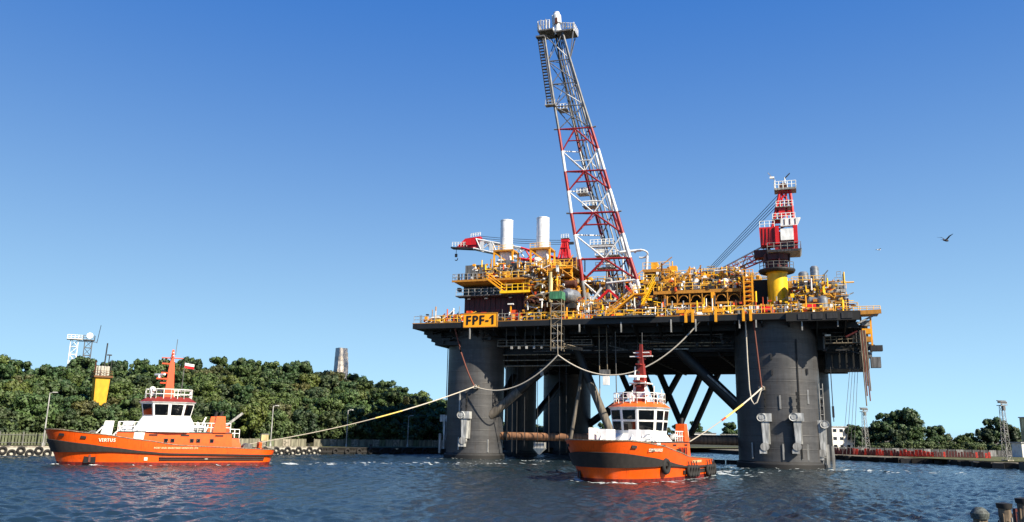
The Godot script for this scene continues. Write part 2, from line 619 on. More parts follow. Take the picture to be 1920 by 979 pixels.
func make_left_shore() -> void:
	# hill behind the quay
	var st := st_new()
	st.set_smooth_group(1)
	for i in 60:
		for j in 16:
			var s0 := -60.0 + i * 5.0
			var t0 := 11.0 + j * 5.0
			var c := []
			for d in [[0, 0], [1, 0], [1, 1], [0, 1]]:
				var s: float = s0 + d[0] * 5.0
				var t: float = t0 + d[1] * 5.0
				c.append(shore(s, t, ground_at(s, t) + (0.0 if t < 12 else 0.35 * sin(s * 1.1) * cos(t * 0.9))))
			quad(st, c[0], c[1], c[2], c[3], Vector3.UP)
	struct("hill", done(st), "soil")
	st = st_new()
	st.set_smooth_group(-1)
	quad(st, shore(-60, 91, ground_at(0, 91)), shore(240, 91, 1.5), shore(240, 900, 3), shore(-60, 900, 8), Vector3.UP)
	quad(st, shore(-700, -20, 1.1), shore(-60, -20, 1.1), shore(-60, 900, 8), shore(-700, 900, 8), Vector3.UP)
	struct("terrain", done(st), "soil")
	st = st_new()
	st.set_smooth_group(-1)
	quad(st, shore(-60, 1.3, 1.16), shore(240, 1.3, 1.16), shore(240, 11, 1.16), shore(-60, 11, 1.16), Vector3.UP)
	struct("grass_strip", done(st), "grass")
	# the quay wall: a pale coping and face up to s = 47, dark timber fendering beyond
	var w := thing("quay_wall", "pale concrete quay wall hung with tyres behind the tug at left", "wall")
	for i in 24:
		var a := shore(-60 + i * 4.46, 0.65, 0.25)
		var b := shore(-60 + i * 4.46 + 4.42, 0.65, 0.25)
		put("concrete_panel", unit_box, "quay_white", w, along(a, b, 1.3, 1.75))
		beam("coping", a + Vector3.UP * 0.96, b + Vector3.UP * 0.96, 1.36, 0.16, "concrete", w)
	w = thing("timber_quay", "dark timber faced quay under the trees left of the platform", "wall")
	for i in 56:
		var a := shore(47.2 + i * 1.75, 0.5, -0.8)
		box("plank", a + Vector3.UP * 0.8, Vector3(1.68, 1.7, 1.0 + 0.08 * (i % 3)), "timber_dark", w, atan2(0.63, 0.776))
	beam("capping_beam", shore(47, 0.4, 1.08), shore(145, 0.4, 1.08), 1.1, 0.22, "timber_dark", w)
	beam("waling", shore(47, -0.12, 0.45), shore(145, -0.12, 0.45), 0.14, 0.3, "near_black", w)
	# tyres
	var tm := torus(0.40, 0.17, 20, 8)
	var spots := []
	for i in 10:
		spots.append([-4.2 + i * 1.08, 0.72 if i % 2 == 0 else 0.32])
	for i in 11:
		spots.append([37.0 + i * 0.98, 0.72 if i % 2 == 0 else 0.34])
	for p in spots:
		var o := put("tyre_fender", tm, "tyre_rubber", self, Transform3D(Basis(Vector3.UP, atan2(0.63, 0.776)) * Basis(Vector3.RIGHT, PI / 2) * Basis(Vector3.UP, rng.randf() * TAU), shore(p[0], -0.14, p[1])))
		var upper: bool = p[1] > 0.5
		var left: bool = p[0] < 20
		tag(o, "black tyre, %s row, pale quay %s left tug" % ["upper" if upper else "lower", "ahead of" if left else "astern of"], "tyre", "tyres hung on the quay wall")
	for i in 9:
		var o := put("tyre_fender", tm, "tyre_rubber", self, Transform3D(Basis(Vector3.UP, atan2(0.63, 0.776)) * Basis(Vector3.RIGHT, PI / 2), shore(49.6 + i * 2.3, -0.3, 0.5)))
		tag(o, "black tyre hanging in shade on the dark timber quay", "tyre", "tyres hung on the timber quay")
	# panelled wall behind the strip of grass
	w = thing("panel_wall", "low grey concrete panel wall at the foot of the wooded hill", "wall")
	for i in 38:
		var s := 33.0 + i * 1.5
		if s > 47.3 and s < 49.0:
			continue
		var dip := 0.02 * (i % 3)
		beam("panel", shore(s, 8, 1.8 - dip), shore(s + 1.42, 8, 1.8 - dip), 0.14, 1.3, ["wall_concrete", "concrete", "wall_concrete"][(i * 7) % 3] if i % 5 else "fence_green", w)
		box("post", shore(s - 0.04, 7.95, 1.8), Vector3(0.14, 1.45, 0.2), "wall_joint", w, atan2(0.63, 0.776))
	w = thing("mesh_fence", "greenish slatted fence on the quay left of the tug's bow", "fence")
	for i in 70:
		box("slat", shore(-20.0 + i * 0.42, 8, 2.15), Vector3(0.3, 1.75, 0.05), "fence_green", w, atan2(0.63, 0.776) + 0.15)
	for i in 11:
		box("post", shore(-20.0 + i * 2.94, 7.93, 2.2), Vector3(0.12, 1.95, 0.1), "mid_grey", w, atan2(0.63, 0.776))
	for y in [1.6, 2.7]:
		beam("rail", shore(-20, 7.95, y), shore(9.4, 7.95, y), 0.06, 0.08, "mid_grey", w)
	# lamp posts
	lamp_post(shore(5.7, 5, 1.15), 7.7, 0.25, "pale quay lamp post rising beside the bow of the left tug")
	lamp_post(shore(40.0, 5, 1.15), 6.9, 0.2, "grey quay lamp post standing behind the white cabinet")
	lamp_post(shore(54.4, 5, 1.15), 6.6, 0.2, "grey quay lamp post crossed by the long tow rope")
	lamp_post(shore(67.5, 5, 1.15), 5.9, 0.2, "thin grey lamp post at the dark trees beside the platform")
	var cab := thing("control_cabinet", "pale yellow control cabinet on two legs on the quay astern of the left tug", "cabinet", shore(38.0, 3, 1.16), atan2(0.63, 0.776))
	put("cabinet_body", loft(ring4(-0.6, 0.6, -0.3, 0.3, 1.0), ring4(-0.58, 0.58, -0.28, 0.28, 2.05)), "plaster_cream", cab)
	box("cabinet_roof", Vector3(0, 2.1, 0), Vector3(1.34, 0.08, 0.74), "pale_grey", cab)
	box("door", Vector3(0, 1.5, 0.31), Vector3(0.9, 0.85, 0.03), "plaster_cream", cab)
	for s in [-1, 1]:
		box("leg", Vector3(0.45 * s, 0.5, 0), Vector3(0.12, 1.0, 0.12), "dark_grey", cab)
	var mk := 0
	for s in [1.0, 30.0, 45.4, 57.5]:
		var o := thing("mooring_bollard", ["squat iron bollard on the quay at the far left edge", "squat iron bollard on the quay hidden behind the left tug", "squat iron bollard where the pale quay ends", "squat iron bollard on the dark timber quay"][mk], "bollard", shore(s, 1.5, 1.16), 0, "bollards on the left quay")
		mk += 1
		put("bollard_body", lathe([Vector2(0.22, 0), Vector2(0.18, 0.3), Vector2(0.3, 0.42), Vector2(0.3, 0.55), Vector2(0.0, 0.6)], 12), "dark_grey", o)
	# yellow beacon tower half hidden by trees
	var y := thing("beacon_tower", "yellow beacon tower with white gallery rising from the trees on the hill", "tower", shore(15.6, 20, 4.0), atan2(0.63, 0.776))
	put("shaft", loft(ring4(-0.8, 0.8, -0.8, 0.8, 0), ring4(-1.12, 1.12, -1.12, 1.12, 8.1)), "tower_yellow", y)
	box("gallery_floor", Vector3(0, 8.25, 0), Vector3(2.9, 0.3, 2.9), "tower_brown", y)
	for k in 7:
		var t := PI * k / 6.0 - 0.2
		box("parapet_post", Vector3(cos(t) * 0.95, 9.2, sin(t) * 0.95), Vector3(0.24, 1.7, 0.24), "quay_white", y)
	put("lantern_room", lathe([Vector2(0.85, 8.4), Vector2(0.85, 9.8), Vector2(0.6, 10.0), Vector2(0, 10.1)], 14), "quay_white", y)
	railing([Vector3(-1.35, 8.4, 1.35), Vector3(1.35, 8.4, 1.35), Vector3(1.35, 8.4, -1.35), Vector3(-1.35, 8.4, -1.35), Vector3(-1.35, 8.4, 1.35)], "tower_brown", y, 0.8, 0.9)
	tube("antenna", Vector3(0.2, 9.7, 0), Vector3(0.3, 14.0, 0), 0.11, "dark_grey", y)
	tube("antenna", Vector3(0.8, 9.5, 0), Vector3(0.85, 12.0, 0), 0.08, "dark_grey", y)
	tube("antenna", Vector3(1.2, 9.0, 0.3), Vector3(1.25, 11.2, 0.3), 0.07, "dark_grey", y)
	tube("antenna", Vector3(-1.2, 9.0, 0.3), Vector3(-1.2, 10.9, 0.3), 0.09, "rust", y)
	box("antenna_head", Vector3(0.83, 12.0, 0), Vector3(0.7, 0.2, 0.3), "dark_grey", y)
	# two lattice radio masts behind the crest
	radio_mast(shore(18.2, 60, 9.0), 12.9, "rail_white", "white lattice radio mast, the left one of two above the hill", true)
	radio_mast(shore(20.9, 60, 9.0), 12.9, "mid_grey", "grey lattice radio mast with dishes and a whip aerial above the hill", false)
	# monument on the crest
	var mo := thing("stone_monument", "tall pale stone monument on the crest of the wooded hill", "monument", shore(73.0, 45, 9.6), 0.75)
	var yy := 0.0
	var k := 0
	while yy < 12.9:
		var w0 := lerpf(1.75, 1.3, yy / 13.0)
		var h := 1.05
		var off := 0.0 if k % 2 == 0 else 0.35
		for s in [-1, 1]:
			var x0: float = -w0 if s < 0 else -0.1 + off
			var x1: float = -0.1 + off if s < 0 else w0
			if k > 9:
				x1 = minf(x1, w0 - 0.1 * (k - 9))
			box("stone_block", Vector3((x0 + x1) * 0.5, yy + h * 0.5, 0.02 * (k % 2)), Vector3(x1 - x0 - 0.025, h - 0.025, 1.7 + rng.randf_range(0, 0.08)), "stone_pale" if (k + s) % 3 else "stone_mid", mo)
		yy += h
		k += 1
	box("core", Vector3(-0.1, 6.4, 0), Vector3(2.3, 12.6, 1.62), "stone_mid", mo)

func lamp_post(at: Vector3, h: float, arm: float, label: String) -> void:
	var o := thing("lamp_post", label, "lamp post", at, 0.4, "lamp posts along the left quay")
	put("post", lathe([Vector2(0.2, 0), Vector2(0.2, 0.4), Vector2(0.11, 0.5), Vector2(0.07, h - 0.1), Vector2(0, h)], 10), "pale_grey", o)
	tube("arm", Vector3(0, h - 0.1, 0), Vector3(arm + 0.45, h + 0.02, 0), 0.05, "pale_grey", o)
	put("lamp_head", loft(ring4(arm + 0.05, arm + 0.8, -0.14, 0.14, h - 0.02), ring4(arm + 0.1, arm + 0.7, -0.09, 0.09, h + 0.12)), "pale_grey", o)

func lattice(parent: Node, r0: float, r1: float, h: float, n: int, m, leg_r: float, at := Vector3.ZERO) -> void:
	var lo := []
	for i in n + 1:
		var t := float(i) / n
		var r := lerpf(r0, r1, t)
		lo.append([at + Vector3(-r, h * t, -r), at + Vector3(r, h * t, -r), at + Vector3(r, h * t, r), at + Vector3(-r, h * t, r)])
	for k in 4:
		tube("leg", lo[0][k], lo[n][k], leg_r, m, parent)
	for i in n:
		for k in 4:
			var l := (k + 1) % 4
			tube("brace", lo[i][k if i % 2 else l], lo[i + 1][l if i % 2 else k], leg_r * 0.6, m, parent)
			tube("ring_bar", lo[i + 1][k], lo[i + 1][l], leg_r * 0.6, m, parent)

func radio_mast(at: Vector3, h: float, m, label: String, first: bool) -> void:
	var o := thing("radio_mast", label, "mast", at, 0.5, "radio masts on the hill")
	lattice(o, 0.7, 0.7, h, 8, m, 0.085)
	if first:
		box("platform", Vector3(0, h, 0), Vector3(2.9, 0.14, 2.9), m, o)
		railing([Vector3(-1.4, h, 1.4), Vector3(1.4, h, 1.4), Vector3(1.4, h, -1.4)], m, o, 0.8, 0.7, 0.05)
		tube("cross_arm", Vector3(0.7, 8.6, 0), Vector3(3.2, 8.4, 0), 0.12, "mid_grey", o)
		tube("cross_arm", Vector3(0.7, 7.8, 0), Vector3(3.2, 7.6, 0), 0.12, "mid_grey", o)
		for k in 4:
			tube("brace", Vector3(0.7 + k * 0.62, 8.6, 0), Vector3(1.3 + k * 0.62, 7.7, 0), 0.08, "mid_grey", o)
	else:
		box("platform", Vector3(0, h, 0), Vector3(2.2, 0.16, 2.2), m, o)
		railing([Vector3(-1.1, h, 1.1), Vector3(1.1, h, 1.1), Vector3(1.1, h, -1.1)], m, o, 0.9, 0.7, 0.06)
		tube("whip_aerial", Vector3(1.6, h - 0.5, 0), Vector3(2.0, h + 3.4, 0), 0.06, "dark_grey", o)
		tube("whip_aerial", Vector3(-1.7, h - 0.4, 0), Vector3(-1.7, h + 1.0, 0), 0.06, "mid_grey", o)
		tube("cross_arm", Vector3(-1.7, h - 0.3, 0), Vector3(1.7, h - 0.3, 0), 0.07, "mid_grey", o)
		put("dish", lathe([Vector2(0.0, 0), Vector2(0.6, 0.12), Vector2(0.95, 0.4), Vector2(0.97, 0.75), Vector2(0, 0.8)], 16), "rail_white", o, Transform3D(Basis(Vector3.RIGHT, PI / 2), Vector3(-1.1, 6.2, 0.9)))
		put("dish", lathe([Vector2(0.0, 0), Vector2(0.5, 0.1), Vector2(0.62, 0.6), Vector2(0, 0.65)], 16), "rail_white", o, Transform3D(Basis(Vector3.RIGHT, PI / 2), Vector3(0.1, h + 0.9, 0.6)))

# ---------------------------------------------------------------- right shore
func make_right_shore() -> void:
	var st := st_new()
	st.set_smooth_group(-1)
	var edge := [Vector3(30, 0, -330), Vector3(56, 0, -188), Vector3(67, 0, -166), Vector3(72.5, 0, -152), Vector3(79, 0, -149), Vector3(77, 0, -134), Vector3(84, 0, -127), Vector3(140, 0, -112), Vector3(400, 0, -90)]
	for i in edge.size() - 1:
		var a: Vector3 = edge[i]
		var b: Vector3 = edge[i + 1]
		var fa := Vector3(a.x * 1.0 + 500, 1.3, a.z - 900)
		var fb := Vector3(b.x * 1.0 + 500, 1.3, b.z - 900)
		quad(st, a + Vector3.UP * 0.85, b + Vector3.UP * 0.85, fb, fa, Vector3.UP)
	struct("right_shore", done(st), "gravel")
	st = st_new()
	st.set_smooth_group(-1)
	quad(st, Vector3(-500, 1.0, -330), Vector3(900, 1.0, -330), Vector3(3000, 1.4, -2900), Vector3(-3000, 1.4, -2900), Vector3.UP)
	quad(st, Vector3(-500, 1.0, -330), Vector3(900, 1.0, -330), Vector3(900, -0.5, -330), Vector3(-500, -0.5, -330), Vector3.BACK)
	struct("far_shore", done(st), "soil")
	# low bank: stones and a timber edge
	var bank := thing("shore_wall", "low dark stone bank of the right shore beyond the platform", "wall")
	for i in edge.size() - 1:
		var a: Vector3 = edge[i]
		var b: Vector3 = edge[i + 1]
		if a.x > 139 or i == 0:
			beam("bank_block", a + Vector3.UP * 0.2, b + Vector3.UP * 0.2, 0.8, 1.25, "timber_dark", bank)
			continue
		var n := int(a.distance_to(b) / 1.5)
		for k in n:
			var p := a.lerp(b, (k + 0.5) / n)
			var h := rng.randf_range(0.75, 1.15)
			box("stone", p + Vector3(rng.randf_range(-0.15, 0.15), 0.02, rng.randf_range(-0.2, 0.2)), Vector3(1.7, h * 1.7, 1.2), "timber_dark" if (k + i) % 3 else "dark_grey", bank, atan2(-(b.z - a.z), b.x - a.x) + rng.randf_range(-0.12, 0.12))
	var q := thing("low_pier", "dark low pier block at the right edge of the harbour", "pier")
	for i in 8:
		box("pier_block", Vector3(78.6 + i * 2.9, 0.45, -123.5 + i * 0.8), Vector3(2.84, 1.5 + 0.04 * (i % 2), 2.4), "dark_grey", q, -0.26)
	beam("capping_beam", Vector3(77, 1.28, -123.0), Vector3(101, 1.28, -116.6), 0.5, 0.18, "timber_dark", q)
	# strip of grass
	st = st_new()
	st.set_smooth_group(-1)
	quad(st, Vector3(74.5, 0.97, -156), Vector3(80.5, 1.0, -136), Vector3(150, 1.12, -160), Vector3(140, 1.12, -196), Vector3.UP)
	struct("grass_bank", done(st), "grass")
	# red barriers along the water
	var bcount := 0
	for seg in [[Vector3(66.5, 0.88, -178), Vector3(79.0, 0.88, -166), 30, "barrier_red"], [Vector3(79.0, 0.88, -166), Vector3(83.6, 0.88, -161.2), 9, "barrier_orange"], [Vector3(83.6, 0.88, -161.2), Vector3(91.5, 0.88, -158), 17, "barrier_red"], [Vector3(91.6, 0.88, -158), Vector3(92.6, 0.88, -157.6), 2, "barrier_orange"]]:
		var a: Vector3 = seg[0]
		var b: Vector3 = seg[1]
		for k in seg[2]:
			var p := a.lerp(b, (k + 0.5) / seg[2])
			var w: float = a.distance_to(b) / seg[2]
			var o := thing("road_barrier", "", "barrier", p, atan2(-(b.z - a.z), b.x - a.x) + rng.randf_range(-0.06, 0.06), "red barriers along the right shore")
			var bright: bool = seg[3] == "barrier_orange"
			if rng.randf() < 0.12:
				bright = not bright
			var m := "barrier_orange" if bright else "barrier_red"
			var zone: String = ["in the row beside the right column", "amid the shore row", "nearer the right tower", "ending the row"][bcount]
			tag(o, "%s barrier %s" % ["bright orange" if bright else "dark red", zone], "barrier", "red barriers along the right shore")
			var h := rng.randf_range(1.0, 1.45)
			put("barrier_body", loft(ring4(-w * 0.4, w * 0.4, -0.3, 0.3, 0), ring4(-w * 0.36, w * 0.36, -0.1, 0.1, h)), m, o)
			box("barrier_foot", Vector3(0, 0.1, 0), Vector3(w * 0.9, 0.2, 0.7), m, o)
		bcount += 1
	# grey fence behind
	var f := thing("shore_fence", "long grey panel fence in front of the trees on the right shore", "fence")
	for i in 60:
		var p := Vector3(64 + i * 1.55, 1.55, -196 + i * 0.5)
		box("fence_panel", p, Vector3(1.46, 1.3, 0.07), "mid_grey" if i % 4 else "pale_grey", f, -0.31)
		box("fence_post", p + Vector3(0.77, 0.05, -0.2), Vector3(0.1, 1.5, 0.1), "dark_grey", f)
	# light towers
	light_tower(Vector3(75.0, 0.9, -172), 9.4, 0.6, 0.25, "far lattice light tower on the right shore beside the white building")
	light_tower(Vector3(85.0, 0.9, -140), 9.9, 0.5, 0.27, "near lattice light tower at the right end of the right shore")
	# buildings
	var wb := thing("white_building", "white flat roofed building behind the trees right of the platform", "building", Vector3(88.4, 0.9, -222), 0.15)
	block(wb, 9.5, 6.2, 7.0, 3, 5, "plaster_white")
	var sh := thing("white_hut", "small white hut at the far right edge below the cream building", "building", Vector3(107.9, 0.9, -171), 0.1)
	block(sh, 4.0, 3.0, 3.0, 1, 2, "plaster_white")
	var cr := thing("cream_building", "tall cream building cut off by the right edge of the view", "building", Vector3(134.4, 0.9, -206), 0.1)
	block(cr, 6.5, 9.2, 6.0, 3, 3, "plaster_cream")
	var fb := thing("far_warehouse", "low pale warehouse on the far shore seen beneath the platform", "building", Vector3(79, 1.0, -345), -0.2)
	block(fb, 16.0, 4.0, 8.0, 1, 7, "plaster_white")
	var fy := thing("far_cream_shed", "cream shed on the far shore seen beneath the platform", "building", Vector3(94, 1.0, -345), -0.2)
	block(fy, 9.0, 3.6, 8.0, 1, 4, "plaster_cream")
	var bl := thing("far_blue_barge", "long blue barge moored on the far shore beneath the platform", "barge", Vector3(78, 0, -322), -0.1)
	put("barge_hull", loft(ring4(-18, 18, -3, 3, -0.5), ring4(-19, 19, -3, 3, 2.4)), "blue_kit", bl)
	box("barge_deckhouse", Vector3(-13, 3.3, 0), Vector3(5, 2.0, 4), "white_paint", bl)

func block(o: Node3D, w: float, h: float, d: float, floors: int, bays: int, m) -> void:
	box("wall", Vector3(0, h * 0.5, 0), Vector3(w, h, d), m, o)
	box("roof", Vector3(0, h + 0.1, 0), Vector3(w + 0.4, 0.25, d + 0.4), "pale_grey", o)
	for f in floors:
		for b in bays:
			var x := (b + 0.5) / bays * w - w * 0.5
			var y := (f + 0.55) / floors * h
			var win := box("window", Vector3(x, y, d * 0.5 + 0.02), Vector3(w / bays * 0.55, h / floors * 0.42, 0.08), "pale_grey", o)
			put("pane", unit_box, "dark_pane", win, Transform3D(Basis.from_scale(Vector3(0.88, 0.88, 0.6)), Vector3(0, 0, 0.35)))

func light_tower(at: Vector3, h: float, r0: float, r1: float, label: String) -> void:
	var o := thing("light_tower", label, "tower", at, 0.3, "lattice light towers on the right shore")
	lattice(o, r0, r1, h - 0.6, 9, "pale_grey", 0.045)
	box("platform", Vector3(0, h - 0.5, 0), Vector3(1.3, 0.12, 0.9), "pale_grey", o)
	railing([Vector3(-0.7, h - 0.5, 0.5), Vector3(0.7, h - 0.5, 0.5)], "pale_grey", o, 0.6, 0.5, 0.04)
	box("lamp_bar", Vector3(0, h + 0.3, 0), Vector3(1.9, 0.14, 0.2), "mid_grey", o)
	tube("lamp_bar_post", Vector3(0, h - 0.5, 0), Vector3(0, h + 0.3, 0), 0.08, "mid_grey", o)
	for k in 4:
		box("floodlight", Vector3(-0.75 + k * 0.5, h + 0.05, 0.16), Vector3(0.34, 0.3, 0.2), "dark_grey", o)
	box("footing", Vector3(0, 0.1, 0), Vector3(r0 * 2.6, 0.4, r0 * 2.6), "concrete", o)
	box("tool_box", Vector3(0, h * 0.9, r1 + 0.1), Vector3(0.5, 0.7, 0.3), "mid_grey", o)

# ---------------------------------------------------------------- the platform (its own frame: x along the front, z towards the viewer)
const RIG_AT := Vector3(-5.713, 0, -136.718)
const RIG_TURN := -0.3366
const DECK := 21.6

func on_rig(p: Vector3) -> Vector3:
	return Transform3D(Basis(Vector3.UP, RIG_TURN), RIG_AT) * p

func hull_column(a: float, z: float, r: float, called := "column") -> MeshInstance3D:
	var prof := [Vector2(r + 0.28, -2.0), Vector2(r + 0.28, 0.75), Vector2(r, 0.8)]
	var y := 0.8
	while y < 20.0:
		y += 1.9
		prof.append(Vector2(r, y - 0.12))
		prof.append(Vector2(r + 0.015, y - 0.08))
		prof.append(Vector2(r + 0.015, y))
		prof.append(Vector2(r, y + 0.03))
	prof.append(Vector2(r, 21.0))
	var c := put(called, lathe(prof, 48), "column_paint", rig, Transform3D(Basis.IDENTITY, Vector3(a, 0, z)))
	put("skirt", lathe([Vector2(r + 0.3, -1.5), Vector2(r + 0.33, 0.55), Vector2(r + 0.06, 0.9), Vector2(r + 0.02, 0.92)], 48), "near_black", c)
	return c

# a beam whose first measure stands upright when it runs level
func vbeam(called, a: Vector3, b: Vector3, tall: float, wide: float, m, parent) -> MeshInstance3D:
	if absf((b - a).normalized().y) > 0.9:
		return beam(called, a, b, tall, wide, m, parent)
	return beam(called, a, b, wide, tall, m, parent)

func make_rig() -> void:
	rig = thing("drilling_platform", "huge semi-submersible platform with black columns, yellow topsides and red and white boom", "platform", RIG_AT, RIG_TURN)
	var big := [[0.0, 0.0, 4.75], [48.4, 0.0, 5.95], [3.4, -46.0, 5.2], [51.6, -46.0, 5.9]]
	for c in big:
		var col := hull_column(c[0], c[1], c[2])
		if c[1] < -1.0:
			col.material_override = M.column_shaded  # rear and middle columns: shade beneath the deck painted in
	hull_column(1.3, -20, 3.0).material_override = M.column_shaded
	hull_column(50.0, -20, 3.0).material_override = M.column_shaded
	# braces; front diagonals coloured pale where sunlit, black where shaded
	tube("brace", Vector3(4.6, 3.7, 0), Vector3(43.0, 3.6, 0), 0.62, "brace_rust", rig)
	for a in [5.4, 20.2, 34.4]:
		tube("brace_collar", Vector3(a, 3.7, 0), Vector3(a + 0.5, 3.7, 0), 0.75, "hull_black", rig)
	tube("brace", Vector3(3.6, 6.9, 2.4), Vector3(8.6, 10.9, 2.4), 0.72, "brace_sunlit", rig)
	tube("brace", Vector3(8.6, 10.9, 2.4), Vector3(15.6, 17.0, 2.0), 0.72, "hull_black", rig)
	tube("brace", Vector3(18.0, 17.9, 2.4), Vector3(20.4, 12.2, 2.4), 0.66, "hull_black", rig)
	tube("brace", Vector3(20.4, 12.2, 2.4), Vector3(24.0, 3.6, 2.4), 0.64, "brace_sunlit", rig)
	tube("brace", Vector3(19.2, 15.4, 2.6), Vector3(18.8, 12.0, 2.6), 0.32, "hull_black", rig)
	tube("brace", Vector3(18.8, 12.0, 2.6), Vector3(17.0, 2.2, 2.6), 0.3, "brace_sunlit", rig)
	tube("brace", Vector3(34.0, 17.4, 0), Vector3(44.4, 6.9, 0), 0.9, "hull_black", rig)
	tube("pipe", Vector3(38.4, 13.4, 0.95), Vector3(43.4, 8.7, 0.95), 0.16, "pale_grey", rig)
	var rear := [[12.0, 8.3, 21.0, 16.7, 0.8], [15.2, 18.0, 18.4, 10.6, 0.62], [23.6, 17.8, 28.2, 6.4, 0.68], [28.6, 17.9, 24.6, 11.0, 0.66], [33.0, 17.9, 27.9, 6.6, 0.72], [36.3, 17.6, 29.6, 3.4, 0.62], [20.8, 17.0, 23.6, 9.8, 0.5]]
	for b in rear:
		tube("brace", Vector3(b[0], b[1], -46), Vector3(b[2], b[3], -46), b[4], "hull_black", rig)
	tube("brace", Vector3(8.0, 3.8, -46), Vector3(46.4, 3.8, -46), 0.62, "hull_black", rig)
	tube("brace", Vector3(8.0, 6.0, -46), Vector3(14.0, 10.2, -46), 0.8, "hull_black", rig)
	tube("brace", Vector3(1.4, 4.8, -22), Vector3(3.2, 15.0, -42), 0.7, "hull_black", rig)
	tube("brace", Vector3(1.2, 14.5, -16), Vector3(0.3, 5.0, -5), 0.7, "hull_black", rig)
	tube("brace", Vector3(50.2, 4.8, -22), Vector3(51.4, 15.0, -42), 0.7, "hull_black", rig)
	tube("brace", Vector3(1.5, 3.8, -22), Vector3(3.1, 3.8, -42), 0.6, "hull_black", rig)
	make_deck_box()
	make_deck_edge()
	make_left_block()
	make_middle_blocks()
	make_right_block()
	make_clutter()
	make_flare_boom()
	make_right_crane()
	make_left_crane()
	make_hull_fittings()

func make_deck_box() -> void:
	# dark plated box between the columns, with stiffeners, girders and walkways on its face
	box("end_box", Vector3(58.4, 15.8, -4.6), Vector3(6.0, 2.9, 7.0), "hull_black", rig)
	box("deck_box", Vector3(28.5, 19.0, -23.5), Vector3(66.0, 3.6, 45.0), "hull_black", rig)
	for i in 23:
		var a := -3.0 + i * 2.85
		box("stiffener", Vector3(a, 19.05, -0.85), Vector3(0.16, 3.6, 0.3), "hull_black", rig)
	for y in [17.4, 18.9]:
		vbeam("girder", Vector3(-4.4, y, -0.8), Vector3(61.4, y, -0.8), 0.5, 0.24, "hull_black", rig)
	for k in 12:
		vbeam("underside_girder", Vector3(-3.8, 16.95, -3.0 - k * 3.7), Vector3(61.0, 16.95, -3.0 - k * 3.7), 0.6, 0.3, "near_black", rig)
	for k in 9:
		vbeam("underside_girder", Vector3(4.0 + k * 6.0, 16.85, -1.2), Vector3(5.5 + k * 6.0, 16.85, -45.5), 0.5, 0.3, "near_black", rig)
	for k in 11:
		var a := 6.5 + k * 3.4
		vbeam("truss_bar", Vector3(a, 20.6, 0.6), Vector3(a + 1.7, 18.4, 0.6), 0.18, 0.18, "dark_grey", rig)
		vbeam("truss_bar", Vector3(a + 1.7, 18.4, 0.6), Vector3(a + 3.4, 20.6, 0.6), 0.18, 0.18, "dark_grey", rig)
	for k in 5:
		vbeam("pipe_rail", Vector3(10.5 + k * 6.6, 17.4 + 0.05 * (k % 2), 1.2), Vector3(15.9 + k * 6.6, 17.4, 1.2), 0.16, 0.2, ["mid_grey", "pale_grey", "mid_grey", "pale_grey", "dark_grey"][k], rig)
	tube("pipe", Vector3(17.0, 19.6, 2.0), Vector3(41.0, 19.5, 2.0), 0.1, "mid_grey", rig)
	tube("pipe", Vector3(28.0, 18.4, 1.4), Vector3(41.5, 18.3, 1.4), 0.09, "bronze", rig)
	tube("pipe", Vector3(27.5, 18.0, 0.6), Vector3(42.0, 17.9, 0.6), 0.12, "bronze", rig)
	for k in 3:
		tube("pipe", Vector3(6.2 + k * 0.1, 16.6 - k * 0.9, 4.0), Vector3(17.5, 16.6 - k * 0.9, 4.0), 0.09, "bronze", rig)
	# hanging access walkway with a scaffold tower, left of the middle
	var w := group_of("scaffold", rig, Vector3.ZERO, "rusty pale scaffold tower hanging from the deck edge over a long walkway")
	for x in [15.4, 17.1]:
		for z in [6.2, 7.8]:
			tube("standard", Vector3(x, 16.8, z), Vector3(x, 26.2, z), 0.075, "bronze", w)
	for k in 8:
		var y := 17.2 + k * 1.15
		for s in [[15.4, 6.2, 17.1, 6.2], [17.1, 6.2, 17.1, 7.8], [15.4, 7.8, 17.1, 7.8], [15.4, 6.2, 15.4, 7.8]]:
			tube("ledger", Vector3(s[0], y, s[1]), Vector3(s[2], y, s[3]), 0.055, "pale_grey", w)
		tube("brace", Vector3(15.4 if k % 2 else 17.1, y, 7.8), Vector3(17.1 if k % 2 else 15.4, y + 1.15, 7.8), 0.05, "bronze", w)
	for y in [17.4, 20.9, 24.2]:
		box("boards", Vector3(16.25, y, 7.0), Vector3(1.9, 0.1, 1.7), "bronze", w)
	put("shelter", loft(ring4(15.2, 17.2, 6.0, 8.0, 24.9), ring4(15.2, 17.2, 6.0, 8.0, 26.1)), "green_kit", w)
	box("walkway", Vector3(13.7, 17.85, 5.4), Vector3(15.6, 0.12, 1.3), "bronze", w)
	railing([Vector3(6.0, 17.9, 6.05), Vector3(21.5, 17.7, 6.05)], "bronze", w, 0.9, 1.5, 0.04)
	for k in 6:
		tube("hanger", Vector3(7.2 + k * 1.6, 17.9, 5.4), Vector3(7.2 + k * 1.6, 21.0, 5.4), 0.045, "mid_grey", w)
	for k in 4:
		tube("ledger", Vector3(17.2, 17.3 + k * 0.22, 6.0 + k * 0.3), Vector3(20.0, 17.0 + k * 0.1, 5.6), 0.06, "bronze", w)
	for k in 5:
		box("clamp", Vector3(8.4 + k * 1.25, 17.55, 6.1), Vector3(0.34, 0.42, 0.2), "pale_grey", w)
	# thin riser lines that hang in front of the legs
	for p in [[6.3, 17.0, 3.0], [7.2, 15.0, 1.2], [8.0, 17.0, 1.0], [9.3, 17.0, 2.2], [11.5, 17.0, 2.5], [13.4, 16.0, 1.4], [15.2, 16.5, 1.0], [16.3, 16.0, 1.4]]:
		tube("riser_line", Vector3(p[0], p[1], 2.0), Vector3(p[0] + 0.1, p[2], 2.0), 0.05, "dark_grey", rig)
